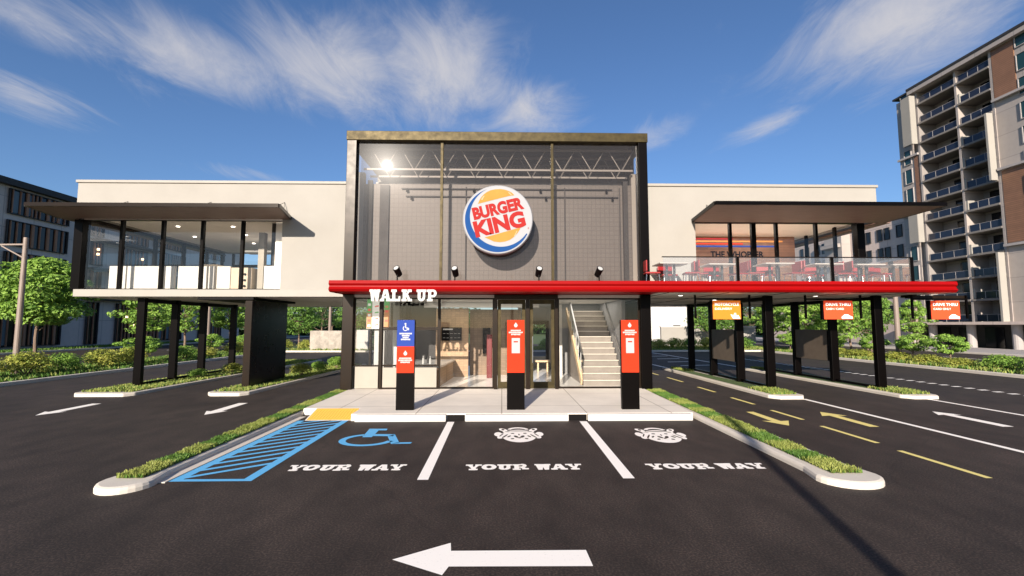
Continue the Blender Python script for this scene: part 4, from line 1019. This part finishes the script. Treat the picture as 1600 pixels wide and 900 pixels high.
lamp_post(-22.8,36.5,4.6,'pale pole seen between the left columns',arm=False,r0=.17,r1=.15)
lamp_post(-14.9,40.5,4.6,'thin pale pole behind the stone wall',arm=False,r0=.13,r1=.11)
lamp_post(.78,-6.0,5.9,'lone lamp post behind the viewer whose shadow crosses the asphalt',arm=False,r0=.10,r1=.08)

# ------------------------------------------------------------------ BACKGROUND BUILDINGS
def box_part(name, parent, m, *bx, bevel=0):
    b = MB()
    for a in bx: b.box(*a)
    return b.build(name, m, parent, bevel=bevel)
# apartment tower
M['slab_grey'] = mat('slab_edge_grey', (.20,.18,.165), .8, var=.1)
X = 42.0
T = empty('apartment_tower', (X+8,38,0), 'tall pale apartment tower with stacked balconies and brown cladding on the right', 'apartment building')
box_part('core_wall', T, M['tower_panel'], (X+1.7,X+16,28,46.7,0,26.0))
ZF = [2.4+2.0*k for k in range(13)]           # floor levels up to 26.4
box_part('facade_wall', T, M['tower_panel'], (X,X+1.7,28,37.1,2.4,25.6))
box_part('facade_wall', T, M['tower_panel'], (X+.3,X+1.7,44.4,45.05,2.4,25.6))
box_part('facade_wall', T, M['tower_panel'], (X+.05,X+1.7,45.06,46.7,2.4,25.6))
box_part('roof', T, M['dgrey'], (X-.5,X+16.4,27.8,44.9,26.02,26.25),(X-.1,X+16.2,44.91,47.0,26.02,26.2))
box_part('roof_fascia', T, M['tower_panel'], (X-.45,X+1.7,27.9,44.85,25.6,26.015))
# podium
box_part('podium_wall', T, M['dgrey'], (X+1.5,X+1.69,28,46.6,0,2.14))
box_part('podium_slab', T, M['lilac_panel'], (X-.8,X+1.69,27.9,46.9,2.15,2.395))
for y in (29.5,33.2,37.0,40.7,44.4,46.5): MB().tube((X+.1,y,0),(X+.1,y,2.15),.33,n=14).build('podium_column', M['pave'], T)
for y0 in (30,32,34,36.6,39.2,41.6,44): box_part('shopfront', T, M['g_dark'], (X+1.42,X+1.49,y0,y0+1.6,.1,1.9))
# fins and balconies
for y in (37.2,40.3,44.3): box_part('party_fin', T, M['tower_panel'], (X-.05,X+1.7,y-.1,y+.1,2.4,25.6))
for k in range(12):
    z = ZF[k]
    if k: box_part('balcony_slab', T, M['slab_grey'], (X-.12,X+1.69,37.31,40.19,z-.17,z),(X-.12,X+1.69,40.41,44.19,z-.17,z))
    for y0, y1 in ((37.4,40.1),(40.5,44.1)):
        br = box_part('balcony_rail', T, M['g_bluerail'], (X+.06,X+.09,y0,y1,z+.04,z+.62))
        b = MB().box(X+.05,X+.10,y0,y1,z+.62,z+.645)
        n = 3
        for i in range(n+1): yy = y0+(y1-y0)*i/n; b.box(X+.045,X+.105,yy-.016,yy+.016,z,z+.62)
        b.build('rail_frame', M['pave'], br)
        dr = box_part('balcony_door', T, M['g_dark'], (X+1.62,X+1.69,y0+.4,min(y1-.2,y0+2.2),z+.02,z+1.6))
# angled white screens between balconies
for y, k0, k1 in ((44.3,9,12),(44.3,4,6),(37.5,0,3),(37.5,6,9)):
    box_part('white_screen', T, M['cream'], (X-.75,X-.19,y-.02 if y > 40 else y-.3,y+.16 if y > 40 else y-.12,ZF[k0]-.1,ZF[k1]-.25 if k1 < 12 else 25.3))
    box_part('white_screen', T, M['cream'], (X-.78,X-.755,y+.0,y+1.0,ZF[k0]-.1,ZF[k1]-.3 if k1 < 12 else 25.3)) if y > 40 else None
for k in (1,2,3,5,6,7,8,10): 
    box_part('white_screen', T, M['cream'], (X-.02,X+1.0,40.0,40.195,ZF[k]+.05,ZF[k]+.9))
# brown panels
box_part('brown_cladding', T, M['clad_brown'], (X-.06,X-.003,35.35,37.05,21.3,25.55))
box_part('brown_cladding', T, M['clad_brown'], (X-.06,X-.003,33.6,37.0,8.9,15.0)) 
box_part('brown_cladding', T, M['clad_brown'], (X+.0,X+.297,44.42,45.04,13.6,19.2))
for q in ((X-.35,X-.07,28,37.1,21.0,21.2),(X-.35,X-.07,28,37.1,15.05,15.25),(X-.35,X-.07,28,37.1,8.6,8.8),(X-.2,X+.0,44.42,46.75,19.25,19.45),(X-.2,X+.0,44.42,46.75,13.2,13.4)): box_part('facade_band', T, M['pave'], q)
# windows
def side_win(parent, x, y0, y1, z0, z1, glassm, frame, name='window', sgn=-1):
    b = MB(); w = .06
    b.box(x,x+sgn*.08,y0,y0+w,z0,z1).box(x,x+sgn*.08,y1-w,y1,z0,z1).box(x,x+sgn*.08,y0+w,y1-w,z0,z0+w).box(x,x+sgn*.08,y0+w,y1-w,z1-w,z1)
    o = b.build(name, frame, parent)
    MB().poly([(x+sgn*.03,y0+w,z0+w),(x+sgn*.03,y1-w,z0+w),(x+sgn*.03,y1-w,z1-w),(x+sgn*.03,y0+w,z1-w)]).build('pane', glassm, o)
    return o
for k in range(1,12):
    z = ZF[k]; side_win(T, X+.04, 45.3, 46.15, z+.2, z+1.75, M['g_teal'], M['pave'])
    side_win(T, X-.064 if k<6 and k>2 else X-.004, 33.7, 35.25, z+.3, z+1.75, M['g_teal'], M['pave'])
    side_win(T, X-.004, 29.6, 32.0, z+.3, z+1.75, M['g_teal'], M['pave'])
# lower block behind the tower
B2 = empty('grey_apartment_block', (X+6,60,0), 'lower grey block with paired small windows beside the tower', 'apartment building')
box_part('wall', B2, M['lilac_panel'], (X+.6,X+12,47.1,72,0,13.8))
box_part('roof', B2, M['dgrey'], (X+.3,X+12.3,47.05,72.3,13.82,14.1))
box_part('wall_projection', B2, M['tower_panel'], (X-.5,X+.59,55,58,2.6,13.5))
for k in range(5):
    z = 2.9+k*2.15
    for y in (47.6,49.2,50.2,51.8,52.8,59.2,60.4,62.5,63.7,66,67.2): side_win(B2, X+.597, y, y+.75, z, z+1.35, M['g_dark'], M['dgrey'])
for k in range(1,6): box_part('balcony', B2, M['tower_panel'], (X-1.2,X-.51,55.2,57.8,.9+k*2.15,1.35+k*2.15))
# left office building
XL = -42.0
O = empty('office_building', (XL-8,47,0), 'long dark grey office building with brown window fins on the left', 'office building')
box_part('wall', O, M['lilac_panel'], (XL-14,XL,18,75,0,13.95))
box_part('roof', O, M['dgrey'], (XL-14.4,XL+.5,17.7,75.3,13.96,14.5))
M['fin'] = mat('brown_fin', (.32,.15,.08), .6, var=.2)
def office_bay(y0, y1, z0, z1, fins, lit=False):
    o = box_part('window', O, M['g_dark'], (XL+.003,XL+.05,y0,y1,z0,z1))
    b = MB(); b.box(XL+.051,XL+.2,y0-.06,y0,z0-.06,z1+.06).box(XL+.051,XL+.2,y1,y1+.06,z0-.06,z1+.06).box(XL+.051,XL+.2,y0,y1,z1,z1+.06).box(XL+.051,XL+.2,y0,y1,z0-.06,z0)
    b.build('window_frame', M['dgrey'], o)
    random.seed(int(y0*10+z0)); f = MB(); y = y0+.2
    while y < y1-.2:
        w = random.choice((.08,.08,.22)); f.box(XL+.051,XL+.17,y,y+w,z0+.002,z1-.002); y += w+random.uniform(.25,.6)
    f.build('window_fins', M['fin'], o)
    b = MB()
    for k in range(int((y1-y0)/1.3)):
        if random.random() < .5: yy = y0+.3+k*1.3; b.box(XL+.052,XL+.07,yy,yy+.5,z0+.1,z1-.1)
    if b.v: b.build('blind', mat('blue_grey_blind',(.10,.14,.17),.5), o)
for y0, y1 in ((22,28),(31,36.6),(39.5,44.9),(56,61.5),(65,70)):
    for z0, z1 in ((11.65,13.7),(8.95,11.0),(6.3,8.3),(.3,4.9)): office_bay(y0, y1, z0, z1, 8)
# darker recessed entrance tower part with balconies and lit lamps
for z0, z1 in ((11.3,13.4),(8.3,10.6),(5.3,7.6),(.2,4.4)): office_bay(47.6,48.9,z0,z1,2); office_bay(51.2,55,z0,z1,2)
for z in (4.7,7.8,10.8): box_part('ledge', O, M['dgrey'], (XL+.003,XL+1.2,47.2,56,z,z+.16))
for y, z in ((48.2,9.8),(48.2,9.3),(52.4,2.9),(53.5,2.0),(54.1,9.6)): MB().tube((XL+.3,y,z),(XL+.3,y,z+.22),.12,n=8).build('wall_lamp', M['warm_lamp'], O)
# building behind on the right, stone wall on the left
W1 = empty('white_block', (18,52,0), 'plain white building behind the right hedge', 'building')
box_part('wall', W1, M['white'], (15.4,20.4,50,60,0,7.5)); box_part('roof', W1, M['pave'], (15.2,20.6,49.8,60.2,7.51,7.7)); 
box_part('door', W1, M['dgrey'], (18.6,19.4,49.95,49.998,0,2.1))
lw = empty('low_white_wall', (19,44,0), 'low white wall in front of the white building', 'wall')
box_part('wall', lw, M['cream'], (15.0,24,43.4,43.7,0,1.9)); box_part('coping', lw, M['white'], (14.95,24.05,43.35,43.75,1.901,2.0))
sw = empty('stone_wall', (-14,38,0), 'short weathered stone wall behind the left driveway', 'wall')
box_part('wall', sw, M['stone_wall'], (-15.3,-11.6,37.4,37.8,.1,1.66)); box_part('pier', sw, M['white'], (-11.59,-10.7,37.35,37.85,.1,1.72))

# ------------------------------------------------------------------ VEGETATION
LM = {'bright': leaf_mat('leaf_bright', (.09,.20,.03), (.33,.50,.085), 1.2), 'mid': leaf_mat('leaf_mid', (.055,.14,.025), (.20,.34,.06), 1.0),
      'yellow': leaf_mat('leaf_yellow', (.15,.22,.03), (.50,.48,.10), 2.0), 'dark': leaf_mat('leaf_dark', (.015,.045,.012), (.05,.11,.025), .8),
      'tuft': leaf_mat('tuft_yellow', (.17,.23,.04), (.40,.42,.12), 2.0), 'grass': leaf_mat('grass_green', (.05,.13,.02), (.16,.27,.05), 2.0)}
def leaf_mesh(name, clumps, per, leaf, flat=.6, seed=1, droop=0):
    """clumps: (x,y,z,rx,ry,rz). leaves lie on/inside each clump's shell, tilted outward"""
    rnd = random.Random(seed); v = []; f = []
    for (cx, cy, cz, rx, ry, rz) in clumps:
        for _ in range(per):
            t = rnd.uniform(0,2*pi); u = rnd.uniform(-1,1); r = rnd.uniform(.45,1.05)**.6
            s = math.sqrt(1-u*u); nx, ny, nz = s*cos(t), s*sin(t), u
            c = Vector((cx+nx*rx*r, cy+ny*ry*r, cz+nz*rz*r))
            n = Vector((nx+rnd.uniform(-.7,.7), ny+rnd.uniform(-.7,.7), nz*.6+flat+rnd.uniform(-.5,.5))).normalized()
            a = n.orthogonal().normalized(); a.rotate(Matrix.Rotation(rnd.uniform(0,2*pi),3,n)) ; b = n.cross(a)
            L_ = leaf*rnd.uniform(.6,1.3); W_ = L_*rnd.uniform(.35,.6); k = len(v)
            v += [tuple(c-a*L_/2), tuple(c+b*W_/2+n*L_*.06), tuple(c+a*L_/2-n*L_*.1*droop), tuple(c-b*W_/2+n*L_*.06)]
            f.append((k,k+1,k+2,k+3))
    me = bpy.data.meshes.new(name); me.from_pydata(v, [], f); me.update(); return me
def crown_clumps(h0, h1, rad, n, seed, cr=.3):
    rnd = random.Random(seed); out = []; H = h1-h0
    for i in range(n):
        q = (i+.5)/n; z = h0+H*(.08+.84*q) ; prof = math.sin(pi*min(.97,max(.10,q*.86+.12)))**.7
        rr = rad*prof*rnd.uniform(.35,.85)*(1.0); t = i*2.39996+rnd.uniform(-.4,.4)
        c = rad*cr*rnd.uniform(.75,1.3)
        out.append((rr*cos(t), rr*sin(t), z+rnd.uniform(-.05,.05)*H, c, c, c*.36))
    return out
def trunk_mesh(h0, h1, rad, r0, clumps, seed):
    b = MB(); rnd = random.Random(seed)
    p = Vector((0,0,0)); steps = 4; top = h0+(h1-h0)*.45; pts = [Vector((0,0,0))]
    for i in range(1,steps+1): pts.append(Vector((rnd.uniform(-.05,.05)*top*.4, rnd.uniform(-.05,.05)*top*.4, top*i/steps)))
    for i in range(steps): b.tube(pts[i],pts[i+1],r0*(1-.14*i),r0*(1-.14*(i+1)),n=8)
    for c in clumps[::2]:
        z0 = min(c[2]-.1, top)*rnd.uniform(.6,.85); z0 = max(z0, h0*.75)
        b.tube((0,0,z0),(c[0]*.55,c[1]*.55,(z0+c[2])/2),r0*.4,r0*.22,n=5); b.tube((c[0]*.55,c[1]*.55,(z0+c[2])/2),(c[0],c[1],c[2]),r0*.22,r0*.08,n=4)
    return b
PROTO = {}
def tree(x, y, h, rad, kind, label, group='trees around the lot', h0f=.28, n=26, per=150, leaf=.22, name='tree', mt='bright', rz=None, seed=1):
    key = (kind, mt)
    if key not in PROTO:
        # unit-ish tree of height h, radius rad; copies are scaled
        cl = crown_clumps(h*h0f, h, rad, n, seed)
        me = leaf_mesh('crown', cl, per, leaf, seed=seed)
        me.materials.append(LM[mt])
        PROTO[key] = (me, trunk_mesh(h*h0f, h, rad, .022*h*.6+.025, cl, seed), h, rad, None)
    me, tb_, h_, r_, tme = PROTO[key]
    r = empty(name, (x,y,0), label, 'tree', group)
    WORLD[r.name] = (0,0,0)
    if tme is None:
        to = tb_.build('trunk', M['bark'], r); PROTO[key] = (me, tb_, h_, r_, to.data)
    else:
        to = bpy.data.objects.new('trunk', tme); COL.objects.link(to); to.parent = r
    c = bpy.data.objects.new('crown', me); COL.objects.link(c); c.parent = r
    r.rotation_euler.z = random.uniform(0,6.28) if rz is None else rz
    r.scale = (rad/r_, rad/r_, h/h_)
    return r
random.seed(5)
# big tree far left
tree(-34.9,35.6,7.35,3.5,'big','large bright green tree beside the street lamp pole', n=64, per=210, leaf=.30, h0f=.27, seed=3, rz=1)
# mid distance left between columns
tr = [(-25.2,33.5,5.2,1.9,'med','bright','slim street tree between the first two left columns'),(-27.2,40.5,5.6,2.1,'med2','bright','street tree between the second and third left columns'),
 (-26,45,5.8,2.2,'med','bright','street tree behind the third left column'),(-28,52,6.2,2.6,'med2','mid','darker street tree left of the dark pier'),
 (-18.6,43,4.6,2.6,'med','mid','wide tree just right of the dark pier'),(-16,50,5.2,2.6,'med2','mid','tree behind the stone wall'),(-11.9,49,5.0,2.2,'med','bright','bright tree behind the left post of the cube'),
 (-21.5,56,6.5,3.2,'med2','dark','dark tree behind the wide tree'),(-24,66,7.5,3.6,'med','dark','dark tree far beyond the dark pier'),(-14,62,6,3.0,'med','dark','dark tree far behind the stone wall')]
for x, y, h, rd, k, mt, lb in tr: tree(x,y,h,rd,k,lb,n=36,per=105,leaf=.23,mt=mt,seed=11 if k=='med' else 23)
tr = [(18.6,41,5.0,2.0,'med','mid','leafy tree left of the first right column'),(21,43.5,5.2,2.1,'med2','mid','leafy tree behind the first right column'),(22.5,38,4.9,1.9,'med','bright','tree seen behind the orange hanging sign'),
 (22.6,34,5.0,1.9,'med2','bright','tree between the orange sign and the next column'),(24.6,34,5.2,1.9,'med','bright','tree right of the third near column'),(22.7,29.8,4.6,1.7,'med2','bright','tree left of the middle hanging sign'),
 (26.8,33.5,5.2,2.0,'med','mid','tree directly behind the middle hanging sign'),(30.2,44,6.2,2.6,'med2','mid','tree beyond the middle hanging sign'),(36.2,44.5,6.4,2.2,'med2','bright','tree in front of the lower grey block'),
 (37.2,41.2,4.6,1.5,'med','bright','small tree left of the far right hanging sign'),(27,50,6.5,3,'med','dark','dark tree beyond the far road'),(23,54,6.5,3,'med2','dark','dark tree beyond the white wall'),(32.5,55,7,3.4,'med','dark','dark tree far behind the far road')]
for x, y, h, rd, k, mt, lb in tr: tree(x,y,h,rd,k,lb,mt=mt,n=36,per=105,leaf=.23,seed=11 if k=='med' else 23)
# small ornamental trees in the right bed
def small_tree(x, y, h, rad, label):
    tree(x,y,h,rad,'small',label,'young trees in the right bed',h0f=.42,n=16,per=120,leaf=.14,name='young_tree',mt='bright',seed=31)
for x, y, h, rd, lb in ((22.4,24.9,1.62,1.05,'young flat topped tree right of the pale pole'),(22.5,22.9,1.62,1.05,'young flat topped tree nearest the right edge'),(22.3,27.6,1.5,.9,'young tree left of the pale pole'),(22.5,31,1.5,1.0,'young tree between two right columns'),
    (22,35,1.5,1.1,'young tree behind the second menu board'),(-18.9,24.8,1.5,1.2,'young tree behind the first left column'),(-19.1,31,1.5,1.0,'young tree between third and fourth left columns'),(-19,35,1.4,1.0,'young tree left of the dark pier')): small_tree(x,y,h,rd,lb)
# bushes
BUSH = {}
def bush(x, y, w, h, mt, label, z=.1, name='bush', group='bushes in the beds'):
    if mt not in BUSH:
        rnd = random.Random(5); cl = []
        for i in range(13): t = i*2.4; rr = .6*math.sqrt((i+.3)/13); cl.append((rr*cos(t),rr*sin(t),.3+.38*(1-rr)*rnd.uniform(.6,1.3),.36,.36,.30))
        me = leaf_mesh('foliage', cl, 130, .12, seed=9); me.materials.append(LM[mt])
        st_ = MB()
        for i in range(7): t = i*.9; st_.tube((0,0,0),(.35*cos(t),.35*sin(t),.5),.02,.008,n=4)
        BUSH[mt] = [me, st_, None]
    r = empty(name, (x,y,z), label, 'bush', group); WORLD[r.name] = (0,0,0)
    f = bpy.data.objects.new('foliage', BUSH[mt][0]); COL.objects.link(f); f.parent = r
    if BUSH[mt][2] is None: s = BUSH[mt][1].build('stem', M['bark'], r); BUSH[mt][2] = s.data
    else: s = bpy.data.objects.new('stem', BUSH[mt][2]); COL.objects.link(s); s.parent = r
    r.scale = (w/2, w/2, h); r.rotation_euler.z = random.uniform(0,6.28)
    return r
names_l = [(-18.6,14.8,1.8,.95,'bright','green bush cut by the left edge in the left bed'),(-18.9,16.6,2.0,1.1,'yellow','yellow green bush beside the lamp pole base'),(-18.5,18.6,2.0,1.05,'yellow','yellow green bush just right of the lamp pole'),
 (-18.7,20.3,1.6,.9,'bright','small green bush between two yellow bushes'),(-18.4,21.9,1.9,1.0,'yellow','yellow bush left of the first left column'),(-18.5,23.6,1.9,1.0,'yellow','yellow bush directly behind the first left column'),
 (-18.4,27.4,1.8,.9,'bright','low green bush between the left columns'),(-18.4,29.5,1.6,.7,'yellow','low yellow bush between the left columns'),(-18.6,33,2.0,.9,'yellow','yellow bush left of the dark pier'),
 (-17.6,37.9,2.0,.95,'yellow','yellow bush at the corner right of the dark pier'),(-15.9,38.2,1.7,.9,'yellow','yellow bush touching the stone wall'),(-19.3,37.6,2.2,1.0,'mid','dark bush behind the dark pier')]
for a in names_l: bush(*a)
names_r = [(21.9,17.6,2.6,1.15,'bright','large green bush at the right edge of the photo'),(22.2,20.2,2.0,.75,'bright','green bush left of the large one at the right edge'),(22,25.5,1.8,.6,'yellow','low yellow bush under the young flat topped tree'),(22,23.6,1.8,.55,'yellow','low yellow bush under the nearest young tree'),
 (21.9,28,2.0,.6,'yellow','low yellow bush by the pale pole'),(22,30,1.8,.6,'yellow','low yellow bush behind the last column'),(22,33,2.0,.7,'yellow','low bush right of the second menu board'),(21.8,21.8,1.6,.5,'yellow','low yellow bush between green bush and young tree'),
 (20,38.4,2.4,1.1,'mid','green bush at the hedge end')]
for a in names_r: bush(*a)
for i in range(13):
    bush(3.8+i*1.32,38.3+random.uniform(-.2,.2),1.9,.95+random.uniform(-.1,.15),'yellow' if i%3 else 'bright','clipped yellow green hedge bush along the far kerb',group='hedge bushes along the far kerb')
for i in range(8):
    bush(-9.8+i*1.6,38.3+random.uniform(-.2,.2),2.0,.95+random.uniform(-.1,.15),'mid','green hedge bush behind the restaurant',group='hedge bushes behind the restaurant')
for x, y, w, h, mt, lb in ((-7.9,18.6,1.0,.55,'yellow','yellow green shrub right of the dark pier'),(-7.75,20.0,.9,.5,'bright','green shrub on the island behind the pier'),(-7.6,21.6,.95,.6,'bright','round green shrub at the island far end'),
    (-11.6,18.1,.9,.35,'bright','low green shrub between the second and third left columns'),(-11.5,20.2,1.0,.4,'yellow','low shrub beside the fourth left column'),(-11.3,22.2,1.2,.6,'bright','shrub beyond the fourth left column')):
    bush(x,y,w,h,mt,lb,z=.12,group='shrubs on the drive islands')
# distant wood closing the horizon
rnd = random.Random(77); cl = []
for i in range(150):
    a = radians(-62+124*i/149); d_ = 112+rnd.uniform(-8,8); h = rnd.uniform(3.2,6.0)
    cl.append((d_*sin(a), d_*cos(a), h*.55, 3.8, 3.8, h*.6))
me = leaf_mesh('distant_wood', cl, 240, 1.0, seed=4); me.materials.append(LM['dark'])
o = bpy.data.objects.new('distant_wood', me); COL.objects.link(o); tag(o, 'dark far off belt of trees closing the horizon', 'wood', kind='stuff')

# grasses
def blades(name, regions, dens, h, label, mats, seed=1, wid=.012, patch=None, lean=.5):
    rnd = random.Random(seed); v = []; f = []; mi = []
    for (x0,x1,y0,y1,z,sl,sr) in regions:
        n = int((x1-x0)*(y1-y0)*dens)
        for _ in range(n):
            ty = rnd.random(); y = y0+ty*(y1-y0); xa = x0+sl*ty; xb = x1+sr*ty; x = rnd.uniform(xa,xb)
            k_ = patch(x,y,rnd) if patch else (0,1)
            hh = h*rnd.uniform(.5,1.2)*k_[1]; a = rnd.uniform(0,2*pi); dx, dy = cos(a), sin(a); w = wid*rnd.uniform(.7,1.4)
            lx, ly = rnd.uniform(-lean,lean)*hh, rnd.uniform(-lean,lean)*hh; k = len(v)
            v += [(x-dx*w,y-dy*w,z),(x+dx*w,y+dy*w,z),(x+lx*.5+dx*w*.6,y+ly*.5+dy*w*.6,z+hh*.6),(x+lx,y+ly,z+hh),(x+lx*.5-dx*w*.6,y+ly*.5-dy*w*.6,z+hh*.6)]
            f.append((k,k+1,k+2,k+3,k+4)); mi.append(k_[0])
    me = bpy.data.meshes.new(name); me.from_pydata(v, [], f)
    for m in mats: me.materials.append(m)
    me.polygons.foreach_set('material_index', mi); me.update()
    o = bpy.data.objects.new(name, me); COL.objects.link(o); tag(o, label, 'grass', kind='stuff'); return o
def patch(x, y, r):
    s = sin(y*4.2+sin(y*1.7)*1.5); t = 0 if s+r.uniform(-.35,.35) > 0 else 1
    return (t, (1.0 if t == 0 else .8)*(.75+.35*abs(sin(y*4.2))))
GM = [LM['tuft'], LM['grass']]
blades('planter_grass', [(PL[0],PL[1],6.35,14.5,.10,0,0)], 5200, .058, 'alternating green and yellow grass tufts along the left kerb', GM, 1, patch=patch)
blades('planter_grass', [(PR[0],PR[1],6.35,14.5,.10,0,0)], 4600, .058, 'alternating green and yellow grass tufts along the right kerb', GM, 2, patch=patch)
pp = lambda x, y, r: (0 if r.random() < .75 else 1, 1)
blades('island_grass', [(a[0]+.12,a[1]-.12,a[2]+.3,a[3]-.3,.095,a[4],a[5]) for a in ISL[:2]], 520, .075, 'yellow green grass on the left drive islands', GM, 3, wid=.02, patch=pp)
blades('island_grass', [(a[0]+.12,a[1]-.12,a[2]+.3,a[2]+1.6,.095,0,0) for a in ISL[2:]]+[(a[0]+.3,a[1]-.3,a[3]-1.8,a[3]-.3,.095,a[4],a[5]) for a in ISL[2:]], 1100, .09, 'yellow green grass tufts on the right drive islands', GM, 4, wid=.018, patch=pp)
blades('bed_grass', [(-20.9,-17.35,8,36.5,.10,0,0)], 130, .16, 'grass growing under the bushes of the left bed', GM, 5, wid=.035, patch=lambda x,y,r:(1 if r.random()<.75 else 0,1))
blades('bed_grass', [(20.9,24.1,10,42,.10,0,0),(-17,20.5,36.9,42.2,.10,0,0)], 90, .18, 'grass growing in the right and rear beds', GM, 6, wid=.04, patch=lambda x,y,r:(0 if r.random()<.6 else 1,1))
blades('verge_grass', [(-38.1,-35.8,20,75,.11,0,0)], 60, .18, 'short green verge in front of the office building', GM, 8, wid=.05, patch=lambda x,y,r:(1,1))
